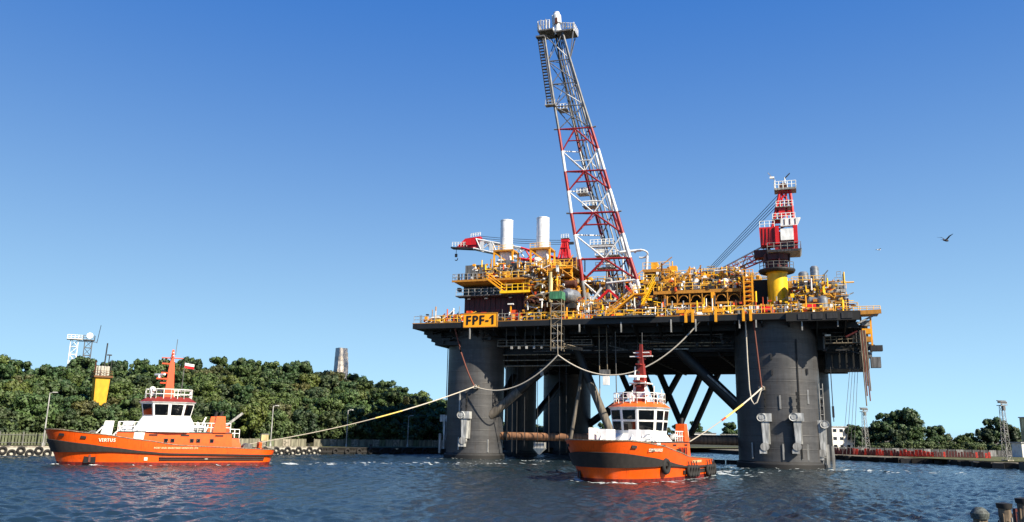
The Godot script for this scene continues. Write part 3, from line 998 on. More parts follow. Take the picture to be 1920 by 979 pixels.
	for p in [[22.3, 21.0, 10.0], [23.5, 21.0, 13.5], [24.9, 20.0, 9.5]]:
		tube("hose", Vector3(p[0], p[1], 4.5), Vector3(p[0] + 0.1, p[2], 4.5), 0.08, "bronze" if p[0] < 24 else "mid_grey", rig)
	box("hose_reel", Vector3(23.2, 13.6, 4.5), Vector3(1.6, 0.9, 0.8), "mid_grey", rig)
	box("chute", Vector3(23.4, 12.5, 4.5), Vector3(0.9, 1.6, 0.7), "white_paint", rig)
	tube("float", Vector3(12.4, 14.4, 3.0), Vector3(12.6, 13.3, 3.0), 0.3, "pale_grey", rig)
	put("hopper", loft(ring4(11.5, 11.7, 0.9, 1.1, 0.9), ring4(10.8, 12.7, 0.2, 1.9, 1.9)), "white_paint", rig)
	box("hopper_top", Vector3(11.75, 2.35, 1.05), Vector3(1.7, 0.9, 1.4), "pale_grey", rig)

func make_deck_edge() -> void:
	# main deck slab with its overhangs
	box("main_deck", Vector3(25.6, 21.15, -20.05), Vector3(68.2, 0.7, 55.1), "deck_steel", rig)
	vbeam("edge_beam", Vector3(-8.5, 21.2, 7.6), Vector3(60.0, 21.2, 7.6), 0.85, 0.3, "hull_black", rig)
	vbeam("edge_trim", Vector3(-8.6, 21.66, 7.55), Vector3(60.0, 21.66, 7.55), 0.14, 0.34, "ochre", rig)
	# stepped brackets below the left overhang and along the front
	for k in 4:
		box("bracket", Vector3(-6.9 + k * 1.15, 20.45 - k * 0.62, -20.0), Vector3(1.6 + k * 0.9, 0.6, 50.0), "hull_black", rig)
	for i in 17:
		var a := -2.0 + i * 3.75
		var g := put("bracket", loft([Vector3(a, 20.7, -0.6), Vector3(a + 0.2, 20.7, -0.6), Vector3(a + 0.2, 20.7, 7.2), Vector3(a, 20.7, 7.2)], [Vector3(a, 18.2, -0.6), Vector3(a + 0.2, 18.2, -0.6), Vector3(a + 0.2, 20.3, 7.2), Vector3(a, 20.3, 7.2)]), "hull_black", rig)
		g.name = "bracket"
	vbeam("girder", Vector3(-8.0, 20.3, 3.0), Vector3(60.0, 20.3, 3.0), 0.9, 0.3, "hull_black", rig)
	for k in 9:
		box("scupper_pipe", Vector3([1.8, 26.5, 34.0, 37.6, 52.3, 57.0, 43.8, 46.1, 20.0][k], 20.2, 7.8), Vector3(0.18, [2.6, 1.6, 1.9, 1.8, 2.2, 1.4, 1.2, 1.1, 1.2][k], 0.18), "pale_grey", rig)
	# railings in bays along the edge
	var a := -8.4
	var k := 0
	while a < 59.5:
		var b := minf(a + rng.randf_range(3.5, 6.0), 60.0)
		railing([Vector3(a, 21.72, 7.5), Vector3(b - 0.25, 21.72, 7.5)], "rail_yellow" if k % 3 else "pale_grey", rig, 1.15, 1.3, 0.042)
		a = b
		k += 1
	# loose kit along the edge: orange, yellow and grey machines
	for i in 58:
		var x := -5.0 + i * 1.1 + rng.randf_range(-0.3, 0.3)
		if x > 59 or (x > 0.4 and x < 6.6):
			continue
		var h := rng.randf_range(0.5, 1.5)
		var c: String = ["ochre", "orange_kit", "yellow", "pale_grey", "rust", "white_paint", "yellow", "mid_grey", "dark_grey", "orange_kit"][rng.randi() % 10]
		if x > 17.5 and x < 27:
			c = ["orange_kit", "yellow", "orange_kit", "ochre", "rust"][rng.randi() % 5]
		match rng.randi() % 4:
			0:
				tube("drum", Vector3(x, DECK, 4.9), Vector3(x, DECK + h, 4.9), rng.randf_range(0.3, 0.55), c, rig)
			1:
				tube("winch_drum", Vector3(x - 0.5, DECK + 0.6, 4.8), Vector3(x + 0.5, DECK + 0.6, 4.8), rng.randf_range(0.35, 0.6), c, rig)
			2:
				box("locker", Vector3(x, DECK + h * 0.5, 4.9), Vector3(rng.randf_range(0.6, 1.3), h, 0.9), c, rig)
			3:
				box("skid", Vector3(x, DECK + 0.25, 4.9), Vector3(1.2, 0.4, 1.0), "near_black", rig)
				tube("valve_stem", Vector3(x, DECK, 4.9), Vector3(x + 0.2, DECK + h + 0.6, 4.9), 0.12, c, rig)
	# name board
	var s := group_of("name_board", rig, Vector3(3.6, 21.9, 7.85), "yellow name board with black lettering")
	box("board", Vector3.ZERO, Vector3(5.7, 2.15, 0.12), "sign_yellow", s)
	for f in [[0, 1.12, 5.9, 0.13], [0, -1.12, 5.9, 0.13]]:
		box("frame", Vector3(f[0], f[1], 0.03), Vector3(f[2], f[3], 0.16), "ochre", s)
	for x in [-2.9, 2.9]:
		box("frame", Vector3(x, 0, 0.03), Vector3(0.13, 2.1, 0.16), "ochre", s)
	put("lettering", letters("FPF-1", 1.45, 0.06, 800), "lettering_black", s, Transform3D(Basis.IDENTITY, Vector3(0, 0, 0.1)))
	# left tip: deck machinery, a raised davit arm
	box("winch_house", Vector3(-5.6, 22.3, 4.0), Vector3(1.5, 1.2, 1.6), "pale_grey", rig)
	tube("davit", Vector3(-4.2, 22.4, 4.0), Vector3(-2.7, 24.3, 4.0), 0.13, "dark_grey", rig)
	tube("winch_drum", Vector3(-4.9, 22.8, 4.6), Vector3(-4.0, 22.8, 4.6), 0.5, "near_black", rig)
	tube("winch_drum", Vector3(-6.9, 22.4, 4.6), Vector3(-6.1, 22.4, 4.6), 0.45, "ochre", rig)
	put("mushroom_vent", lathe([Vector2(0.25, 0), Vector2(0.25, 0.8), Vector2(0.6, 0.9), Vector2(0.5, 1.2), Vector2(0, 1.3)], 12), "white_paint", rig, Transform3D(Basis.IDENTITY, Vector3(-7.4, 21.5, 4.5)))
	for x in [-8.2, -7.9, -3.2]:
		tube("aerial", Vector3(x, 21.6, 5.5), Vector3(x - 0.1, 23.4, 5.5), 0.06, "mid_grey", rig)
	box("winch_house", Vector3(-1.9, 22.6, 3.8), Vector3(1.6, 1.8, 1.6), "orange_kit", rig)

# a bay of open steel frame: columns, floors, rails and the machines on them
func frame_bay(called: String, a0: float, a1: float, z0: float, z1: float, levels: Array, post: String, kit: Array, seed_: int, label := "") -> Node3D:
	var g := group_of(called, rig, Vector3.ZERO, label)
	var r := RandomNumberGenerator.new()
	r.seed = seed_
	var n := maxi(1, int(round((a1 - a0) / 4.2)))
	var top: float = levels[-1]
	for i in n + 1:
		var x := lerpf(a0, a1, float(i) / n)
		for z in [z0, z1]:
			vbeam("post", Vector3(x, levels[0], z), Vector3(x, top + (r.randf_range(0.0, 1.0) if z == z1 else 0.0), z), 0.3, 0.3, post, g)
	for li in levels.size():
		var y: float = levels[li]
		if li > 0:
			box("floor", Vector3((a0 + a1) * 0.5, y, (z0 + z1) * 0.5), Vector3(a1 - a0 + 0.6, 0.16, z1 - z0 + 0.6), "ochre" if li % 2 else "bronze", g)
			vbeam("floor_beam", Vector3(a0 - 0.3, y - 0.22, z1 + 0.3), Vector3(a1 + 0.3, y - 0.22, z1 + 0.3), 0.42, 0.2, post, g)
			railing([Vector3(a0 - 0.3, y + 0.08, z1 + 0.3), Vector3(a1 + 0.3, y + 0.08, z1 + 0.3)], "rail_yellow", g, 1.1, 1.4, 0.045)
		var up: float = (levels[li + 1] - y - 0.5) if li + 1 < levels.size() else 2.0
		var x := a0 + 0.5
		while x < a1 - 0.2:
			var w := r.randf_range(0.7, 2.0)
			var h := up * r.randf_range(0.35, 0.95)
			var z := r.randf_range(z0 + 0.8, z1 - 0.5)
			var m: String = kit[r.randi() % kit.size()]
			match r.randi() % 6:
				0, 1:
					box("machine", Vector3(x + w * 0.5, y + h * 0.5 + 0.08, z), Vector3(w * 0.85, h, r.randf_range(0.8, 1.8)), m, g)
				2:
					put("vessel", lathe([Vector2(0, 0), Vector2(w * 0.32, 0.05), Vector2(w * 0.32, h - 0.3), Vector2(w * 0.2, h - 0.06), Vector2(0, h)], 14), m, g, Transform3D(Basis.IDENTITY, Vector3(x + w * 0.5, y + 0.08, z)))
				3:
					tube("pipe", Vector3(x, y + h, z), Vector3(x + w * 1.6, y + h, z), 0.14, m, g)
					tube("pipe", Vector3(x, y, z), Vector3(x, y + h, z), 0.14, m, g)
				4:
					var hv := minf(0.7, up * 0.3)
					var vt := put("vessel", lathe([Vector2(0, -w * 0.7), Vector2(hv * 0.8, -w * 0.6), Vector2(hv, -w * 0.5), Vector2(hv, w * 0.5), Vector2(hv * 0.8, w * 0.6), Vector2(0, w * 0.7)], 14), m, g, Transform3D(Basis(Vector3.BACK, PI / 2), Vector3(x + w * 0.6, y + 0.2 + hv, z)))
					vt.name = "vessel"
				5:
					vbeam("brace", Vector3(x, y + 0.1, z1), Vector3(x + w * 1.4, y + up, z1), 0.14, 0.14, post, g)
					tube("pipe", Vector3(x + w, y, z), Vector3(x + w, y + up + 0.4, z), 0.11, m, g)
			x += w * r.randf_range(0.7, 1.15)
	return g

func stair(parent: Node, a: Vector3, b: Vector3, w: float, m) -> void:
	var g := group_of("stair", parent) if parent == rig else parent
	var n := int(absf(b.y - a.y) / 0.26)
	for s in [-0.5, 0.5]:
		vbeam("stringer", a + Vector3(0, 0, s * w), b + Vector3(0, 0, s * w), 0.22, 0.08, m, g)
		for q in [0.55, 1.05]:
			tube("handrail", a + Vector3(0, q, s * w), b + Vector3(0, q, s * w), 0.045, m, g)
	for i in n:
		box("tread", a.lerp(b, (i + 0.5) / n), Vector3(0.26, 0.05, w), m, g)

func make_left_block() -> void:
	var kit := ["ochre", "yellow", "bronze", "pale_grey", "rust"]
	# maroon wall of the accommodation, panel by panel
	var g := group_of("accommodation", rig, Vector3.ZERO, "maroon clad block with a glazed walkway under the upper deck")
	box("core", Vector3(3.2, 24.4, -6.0), Vector3(11.4, 5.4, 11.6), "maroon", g)
	for i in 11:
		box("cladding_panel", Vector3(-2.1 + i * 0.96, 24.7, -0.12), Vector3(0.9, 4.4, 0.14 + 0.04 * (i % 2)), "maroon", g)
	box("walkway", Vector3(1.2, 27.05, 0.9), Vector3(9.4, 0.16, 2.0), "mid_grey", g)
	railing([Vector3(-3.4, 27.1, 1.85), Vector3(5.8, 27.1, 1.85)], "pale_grey", g, 1.1, 1.1, 0.04)
	box("gallery_wall", Vector3(2.6, 28.2, -5.5), Vector3(11.2, 2.3, 10.0), "dark_grey", g)
	for i in 7:
		var f := box("window", Vector3(-2.2 + i * 1.15, 28.25, -0.44), Vector3(0.95, 1.35, 0.14), "mid_grey", g)
		put("pane", unit_box, "dark_pane", f, Transform3D(Basis.from_scale(Vector3(0.86, 0.86, 0.5)), Vector3(0, 0, 0.4)))
	box("vent_box", Vector3(-3.4, 28.4, 0.4), Vector3(0.5, 0.6, 0.9), "mid_grey", g)
	box("lamp_housing", Vector3(6.2, 28.7, 1.7), Vector3(1.3, 0.22, 0.5), "white_paint", g)
	for x in [-1.6, 1.6, 6.0]:
		box("flood_lamp", Vector3(x, 26.7, 0.3), Vector3(0.5, 0.2, 0.4), "white_paint", g)
	# kit in front of the maroon wall
	for p in [[-1.6, 1.5, "rust"], [-0.6, 1.9, "orange_kit"], [0.4, 1.2, "white_paint"], [2.0, 1.6, "crane_red"], [7.4, 1.8, "orange_kit"], [8.4, 1.3, "crane_red"]]:
		box("locker", Vector3(p[0], 22.4 + p[1] * 0.5, 2.2), Vector3(0.9, p[1], 0.9), p[2], rig)
	box("lamp_housing", Vector3(6.9, 25.2, 2.6), Vector3(1.0, 0.2, 0.5), "white_paint", rig)
	vbeam("post", Vector3(6.9, 21.6, 2.6), Vector3(6.9, 25.2, 2.6), 0.2, 0.2, "yellow", rig)
	# upper deck on top
	g = group_of("upper_deck", rig, Vector3.ZERO, "ochre upper deck with screens, stair and railings on the left block")
	put("deck_plate", loft(ring4(-3.0, 10.0, -14, 1.4, 29.0), ring4(-4.0, 10.2, -14, 2.4, 29.6)), "ochre", g)
	vbeam("edge_beam", Vector3(-4.0, 29.55, 2.45), Vector3(10.2, 29.55, 2.45), 0.34, 0.12, "ochre", g)
	railing([Vector3(-3.9, 29.65, -8), Vector3(-3.9, 29.65, 2.4), Vector3(2.6, 29.65, 2.4)], "pale_grey", g, 1.15, 1.0, 0.045)
	railing([Vector3(4.8, 29.65, 2.4), Vector3(10.2, 29.65, 2.4)], "rail_yellow", g, 1.15, 1.0, 0.045)
	for k in 4:
		box("screen", Vector3(-2.1 + k * 1.0, 31.4, 0.0), Vector3(0.94, 2.7 + 0.1 * (k % 2), 0.12), "mid_grey", g)
	for k in 5:
		tube("drum", Vector3(-3.1 + k * 0.62, 29.6, 1.6), Vector3(-3.1 + k * 0.62, 31.0, 1.6), 0.18, "blue_kit" if k % 2 else "near_black", g)
	box("cabin", Vector3(4.4, 31.6, -2.5), Vector3(3.0, 3.8, 3.4), "mid_grey", g)
	box("cabin", Vector3(1.6, 31.0, -1.5), Vector3(1.6, 2.4, 2.6), "bronze", g)
	for k in 5:
		box("screen", Vector3(5.7 + k * 0.9, 31.2, 0.6), Vector3(0.84, 2.9, 0.1), "dark_grey" if k % 2 else "mid_grey", g)
	for k in 8:
		tube("pipe", Vector3(5.0 + k * 0.75, 29.7, 0.9), Vector3(5.9 + k * 0.75, 32.4 - (k % 3) * 0.4, 0.9), 0.09, ["ochre", "pale_grey", "rust"][k % 3], g)
	for k in 4:
		box("machine", Vector3(0.5 + k * 2.5, 30.3, 1.0), Vector3(1.3, 1.2, 1.0), ["ochre", "orange_kit", "ochre", "bronze"][k], g)
	stair(g, Vector3(2.6, 29.7, 2.9), Vector3(5.7, 27.35, 2.9), 0.9, "yellow")
	# yellow landing to the right of the stair
	g = group_of("landing", rig, Vector3.ZERO, "bright yellow landing below the upper deck")
	box("landing_floor", Vector3(7.8, 27.2, 2.4), Vector3(5.2, 0.2, 2.0), "yellow", g)
	vbeam("edge_beam", Vector3(5.2, 27.15, 3.45), Vector3(10.4, 27.15, 3.45), 0.4, 0.14, "yellow_bright", g)
	railing([Vector3(5.4, 27.3, 3.4), Vector3(10.3, 27.3, 3.4)], "yellow_bright", g, 1.15, 0.9, 0.055)
	for x in [5.6, 8.6, 10.2]:
		vbeam("post", Vector3(x, 27.2, 1.6), Vector3(x, 29.2, 1.6), 0.28, 0.28, "yellow", g)
	box("machine", Vector3(9.3, 28.2, 1.8), Vector3(0.9, 1.7, 0.7), "yellow", g)
	# exhaust stacks on their frames
	for p in [[1.4, -10.0, "left"], [8.5, -10.0, "right"]]:
		g = group_of("exhaust_stack", rig, Vector3(p[0], 0, p[1]), "%s silver exhaust stack on a yellow frame" % p[2])
		put("flue", lathe([Vector2(1.18, 37.2), Vector2(1.18, 39.4), Vector2(1.2, 39.45), Vector2(1.2, 39.6), Vector2(1.18, 39.65), Vector2(1.18, 43.0), Vector2(1.22, 43.02), Vector2(1.22, 43.2), Vector2(1.0, 43.2), Vector2(1.0, 41.0), Vector2(0, 41.0)], 28), "stack_steel", g)
		box("cap_floor", Vector3(0, 37.1, 0), Vector3(3.9, 0.3, 3.6), "ochre", g)
		for s in [[-1.8, -1.6], [1.8, -1.6], [-1.8, 1.6], [1.8, 1.6]]:
			vbeam("post", Vector3(s[0], 29.6, s[1]), Vector3(s[0], 37.0, s[1]), 0.3, 0.3, "yellow", g)
		vbeam("brace", Vector3(-1.8, 36.8, 1.6), Vector3(1.8, 34.2, 1.6), 0.22, 0.22, "yellow", g)
		vbeam("floor_beam", Vector3(-1.9, 34.1, 1.65), Vector3(1.9, 34.1, 1.65), 0.3, 0.24, "yellow", g)
		vbeam("floor_beam", Vector3(1.85, 34.1, -1.65), Vector3(1.85, 34.1, 1.65), 0.3, 0.24, "yellow", g)
		put("duct", loft(ring4(-1.6, 1.6, -1.3, 1.3, 29.6), ring4(-1.6, 1.6, -1.3, 1.3, 33.8)), "pale_grey", g)
		put("duct_neck", loft(ring4(-1.5, 1.5, -1.3, 1.3, 33.8), ring4(-0.9, 0.9, -0.9, 0.9, 37.0)), "white_paint", g)
		railing([Vector3(-1.9, 37.2, 1.75), Vector3(1.9, 37.2, 1.75)], "rail_yellow", g, 0.9, 1.0, 0.045)
		box("side_platform", Vector3(2.6, 33.6, 1.0), Vector3(1.6, 0.15, 2.0), "ochre", g)
		railing([Vector3(1.9, 33.7, 1.9), Vector3(3.4, 33.7, 1.9), Vector3(3.4, 33.7, 0)], "rail_yellow", g, 1.0, 0.8, 0.045)
	frame_bay("process_frame", -1.5, 4.5, -26, -13, [29.6, 32.5, 34.6], "ochre", ["ochre", "bronze", "mid_grey"], 31)
	frame_bay("process_frame", 4.5, 13.5, -24, -14, [29.6, 32.4, 34.2], "yellow", kit, 32)

func make_middle_blocks() -> void:
	var kit := ["ochre", "yellow", "pale_grey", "white_paint", "rust", "bronze", "yellow"]
	frame_bay("process_frame", 9.6, 15.0, -8, 2.0, [21.6, 25.0, 28.2, 31.0], "ochre", ["ochre", "bronze", "yellow", "rust", "pale_grey"], 41)
	frame_bay("process_frame", 9.5, 15.0, -16, -6, [27.0, 30.6, 33.0], "yellow", kit, 42)
	frame_bay("process_frame", 15.5, 22.0, -4, 2.0, [21.6, 24.2], "ochre", ["rust", "mid_grey", "bronze", "ochre"], 43)
	frame_bay("process_frame", 20.0, 30.0, -26, -17, [24.0, 29.0, 32.0], "yellow", ["yellow", "pale_grey", "ochre", "white_paint"], 44)
	frame_bay("process_frame", 28.6, 32.4, -9, -2, [21.6, 25.2, 28.8, 30.8], "ochre", kit, 45)
	frame_bay("process_frame", 29.0, 46.0, -24, -14, [24.0, 28.4, 30.6], "yellow", kit, 46)
	frame_bay("process_frame", 30.0, 44.0, -10, -4, [21.6, 25.6, 28.6, 29.6], "ochre", ["yellow", "ochre", "pale_grey", "rust"], 47)
	frame_bay("process_frame", 8.0, 20.0, -40, -28, [22.0, 30.0, 34.0], "ochre", kit, 48)
	frame_bay("process_frame", 22.0, 50.0, -42, -30, [22.0, 30.0, 33.0], "ochre", kit, 49)
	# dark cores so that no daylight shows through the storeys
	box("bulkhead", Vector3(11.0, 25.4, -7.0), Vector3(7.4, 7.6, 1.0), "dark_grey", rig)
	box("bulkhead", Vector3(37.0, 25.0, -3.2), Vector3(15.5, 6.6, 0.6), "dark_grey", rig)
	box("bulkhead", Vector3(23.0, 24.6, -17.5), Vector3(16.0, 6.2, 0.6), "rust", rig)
	# silver horizontal drum beside the scaffold
	var v := put("vessel", lathe([Vector2(0, -1.9), Vector2(0.7, -1.75), Vector2(1.15, -1.3), Vector2(1.2, -0.9), Vector2(1.2, 1.0), Vector2(1.1, 1.4), Vector2(0.6, 1.8), Vector2(0, 1.9)], 20), "galvanised", rig, Transform3D(Basis(Vector3.RIGHT, PI / 2) * Basis(Vector3.BACK, 0.3), Vector3(17.4, 26.0, 3.2)))
	v.set_meta("label", "silver rounded drum lying beside the green scaffold shelter")
	box("saddle", Vector3(17.4, 24.4, 3.0), Vector3(1.8, 0.9, 2.4), "dark_grey", rig)
	# tall pale pipe and ducts in the brown tangle
	tube("pipe", Vector3(13.9, 25.2, 3.0), Vector3(13.9, 30.2, 3.0), 0.34, "plaster_cream", rig)
	tube("pipe", Vector3(14.9, 25.6, 2.7), Vector3(14.9, 29.6, 2.7), 0.2, "yellow", rig)
	for k in 12:
		var p := Vector3(10.2 + rng.randf() * 5.0, 25 + rng.randf() * 5.6, 2.6 + rng.randf() * 0.7)
		var arc := []
		for q in 9:
			var t := PI * q / 8.0
			arc.append(p + Vector3(cos(t) * 0.9, sin(t) * 0.7, 0))
		put("bent_pipe", sweep(arc, 0.2, 8), ["ochre", "bronze", "ochre", "rust"][k % 4], rig)
	# the long yellow truss bay in the middle
	var g := group_of("truss_bay", rig, Vector3.ZERO, "long ochre truss bay with arched brackets and a dark recess")
	vbeam("floor_beam", Vector3(30.6, 26.2, 2.2), Vector3(44.0, 26.2, 2.2), 0.5, 0.3, "ochre", g)
	vbeam("floor_beam", Vector3(32.0, 24.3, 2.2), Vector3(44.0, 24.3, 2.2), 0.32, 0.3, "ochre", g)
	box("floor", Vector3(37.4, 26.4, -1.0), Vector3(13.6, 0.14, 6.4), "bronze", g)
	for k in 7:
		var x := 32.4 + k * 1.9
		vbeam("post", Vector3(x, 24.3, 2.2), Vector3(x, 26.1, 2.2), 0.16, 0.16, "ochre", g)
		if k < 6:
			var arc := []
			for q in 9:
				var t := PI * (0.08 + 0.84 * q / 8.0)
				arc.append(Vector3(x + 0.95 - cos(t) * 0.85, 24.45 + sin(t) * 1.2, 2.1))
			put("arched_bracket", sweep(arc, 0.09, 6), "ochre", g)
	vbeam("post", Vector3(39.7, 21.7, 2.3), Vector3(39.7, 26.0, 2.3), 0.5, 0.5, "yellow", g)
	vbeam("post", Vector3(32.2, 21.7, 2.0), Vector3(32.2, 26.0, 2.0), 0.26, 0.26, "ochre", g)
	for x in [34.5, 37.8, 42.0]:
		box("lamp_housing", Vector3(x, 23.7, 2.4), Vector3(1.5, 0.2, 0.5), "white_paint", g)
		vbeam("post", Vector3(x, 21.7, 2.3), Vector3(x, 23.6, 2.3), 0.12, 0.12, "pale_grey", g)
	railing([Vector3(30.6, 26.5, 2.3), Vector3(44.0, 26.5, 2.3)], "rail_yellow", g, 1.1, 1.2, 0.05)
	# open frames and vessels on top of it
	for x in [31.0, 33.6, 36.2, 38.3, 41.2, 43.6]:
		vbeam("post", Vector3(x, 26.4, 1.2), Vector3(x, 28.9 + rng.randf() * 0.7, 1.2), 0.2, 0.2, "yellow", g)
	for s in [[30.8, 35.0, 28.4], [38.0, 43.8, 28.9], [31.0, 37.0, 27.6]]:
		vbeam("floor_beam", Vector3(s[0], s[2], 1.3), Vector3(s[1], s[2], 1.3), 0.26, 0.2, "yellow", g)
		railing([Vector3(s[0], s[2] + 0.1, 1.35), Vector3(s[1], s[2] + 0.1, 1.35)], "rail_yellow", g, 0.9, 0.9, 0.045)
	for p in [[37.1, 1.9, 0.55], [41.6, 1.8, 0.6], [34.8, 1.5, 0.45], [43.0, 1.4, 0.4]]:
		put("vessel", lathe([Vector2(0, 0), Vector2(p[2], 0.1), Vector2(p[2], p[1] - 0.4), Vector2(p[2] * 0.6, p[1] - 0.1), Vector2(0, p[1])], 16), "white_paint", g, Transform3D(Basis.IDENTITY, Vector3(p[0], 26.5, 1.5)))
	tube("mast", Vector3(33.8, 28.5, 0), Vector3(33.8, 30.0, 0), 0.07, "pale_grey", g)
	for p in [[34.4, 29.7], [36.2, 29.4], [39.4, 30.4]]:
		box("roof_lamp", Vector3(p[0], p[1], 0.4), Vector3(1.3, 0.14, 0.4), "pale_grey", g)
		tube("mast", Vector3(p[0], 28.6, 0.4), Vector3(p[0], p[1], 0.4), 0.06, "pale_grey", g)
	# bright yellow stairs in front of the boom's foot
	stair(rig, Vector3(23.6, 22.0, 5.2), Vector3(28.2, 25.6, 5.2), 1.0, "yellow")
	stair(rig, Vector3(29.2, 24.0, 4.6), Vector3(31.2, 27.6, 4.6), 1.2, "yellow_bright")
	box("landing", Vector3(28.9, 25.6, 4.8), Vector3(1.8, 0.2, 1.6), "yellow", rig)
	railing([Vector3(28.0, 25.7, 5.6), Vector3(29.8, 25.7, 5.6)], "yellow_bright", rig, 1.1, 0.8, 0.05)
	# low steps in the deck edge and yellow hose hang-offs
	box("edge_step", Vector3(27.0, 21.75, 7.95), Vector3(9.5, 0.3, 0.9), "dark_grey", rig)
	for x in [36.2, 37.2, 40.5, 44.4, 45.4]:
		box("hang_off", Vector3(x, 21.4, 7.95), Vector3(0.36, 1.6, 0.3), "yellow", rig)
	for x in [35.4, 36.8, 39.2, 41.0]:
		box("hose_tray", Vector3(x, 22.3, 7.6), Vector3(1.2, 0.5, 0.6), "yellow", rig)
	# vertical yellow ladder tower
	g = group_of("ladder_tower", rig, Vector3.ZERO, "tall yellow ladder tower between the truss bay and the crane")
	for x in [44.4, 45.6]:
		for z in [1.8, 3.0]:
			vbeam("post", Vector3(x, 21.6, z), Vector3(x, 28.2, z), 0.22, 0.22, "yellow", g)
	for k in 9:
		box("rung_platform", Vector3(45.0, 22.2 + k * 0.72, 2.4), Vector3(1.5, 0.12, 1.4), "yellow", g)
		vbeam("brace", Vector3(44.4, 22.0 + k * 0.7, 3.0), Vector3(45.6, 22.7 + k * 0.7, 3.0), 0.14, 0.1, "ochre", g)
	railing([Vector3(44.2, 28.2, 3.1), Vector3(45.8, 28.2, 3.1)], "yellow", g, 0.9, 0.5, 0.05)
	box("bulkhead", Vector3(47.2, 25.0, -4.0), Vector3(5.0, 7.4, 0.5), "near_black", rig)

# pipes, trays, lamps and valves that crowd the open fronts of the storeys, too small to tell apart
func make_clutter() -> void:
	var r := RandomNumberGenerator.new()
	r.seed = 733
	var tone := ["white_paint", "yellow", "ochre", "pale_grey", "rail_yellow", "rust", "yellow_bright", "mid_grey", "white_paint", "orange_kit", "ochre", "dark_grey"]
	var dark := ["dark_grey", "near_black", "mid_grey", "near_black", "dark_grey", "hull_black"]
	var sts := {}
	for q in [[9.0, 16.0, 22.0, 31.5, 3.0, 170], [16.0, 31.0, 22.0, 25.5, 3.4, 190], [31.0, 44.0, 26.6, 29.6, 2.0, 230], [31.0, 44.5, 21.8, 24.0, 3.4, 120], [46.0, 51.0, 21.8, 24.0, 4.4, 60], [51.0, 58.5, 21.8, 27.0, 3.2, 210], [-1.0, 9.5, 29.8, 32.5, 1.6, 110], [27.5, 32.5, 25.0, 31.0, -3.0, 110], [17.0, 27.0, 25.5, 31.0, -13.0, 150], [-8.0, 59.0, 21.8, 23.0, 5.6, 260], [-7.5, 0.5, 21.8, 23.4, 5.4, 50], [6.0, 42.0, 17.3, 20.6, 1.6, -150], [55.0, 60.5, 16.5, 20.6, 1.8, -50], [-7.0, 6.0, 18.8, 20.8, 4.6, -30]]:
		var n: int = absi(q[5])
		for k in n:
			var p := Vector3(r.randf_range(q[0], q[1]), lerpf(q[2], q[3], pow(r.randf(), 1.2)), q[4] + r.randf_range(-1.2, 0.6))
			var m: String = tone[r.randi() % tone.size()] if q[5] > 0 else dark[r.randi() % dark.size()]
			if not sts.has(m):
				sts[m] = st_new()
			var st: SurfaceTool = sts[m]
			var l := r.randf_range(0.4, 1.9) * (1.0 if q[5] > 0 else 2.2)
			match r.randi() % 5:
				0:
					st_tube(st, p, p + Vector3(l, 0, 0), r.randf_range(0.05, 0.14))
				1:
					st_tube(st, p, p + Vector3(0, minf(l, 2.0), 0), r.randf_range(0.05, 0.14))
				2:
					st_box(st, p, Vector3(r.randf_range(0.2, 0.6), r.randf_range(0.2, 0.7), 0.4))
				3:
					st_bar(st, p, p + Vector3(l, r.randf_range(-0.8, 0.8), 0), 0.1, 0.12)
				4:
					st_tube(st, p, p + Vector3(0.3, 0, 0), r.randf_range(0.12, 0.26))
	for m in sts:
		stuff(put("pipework", sts[m].commit(), m, rig))

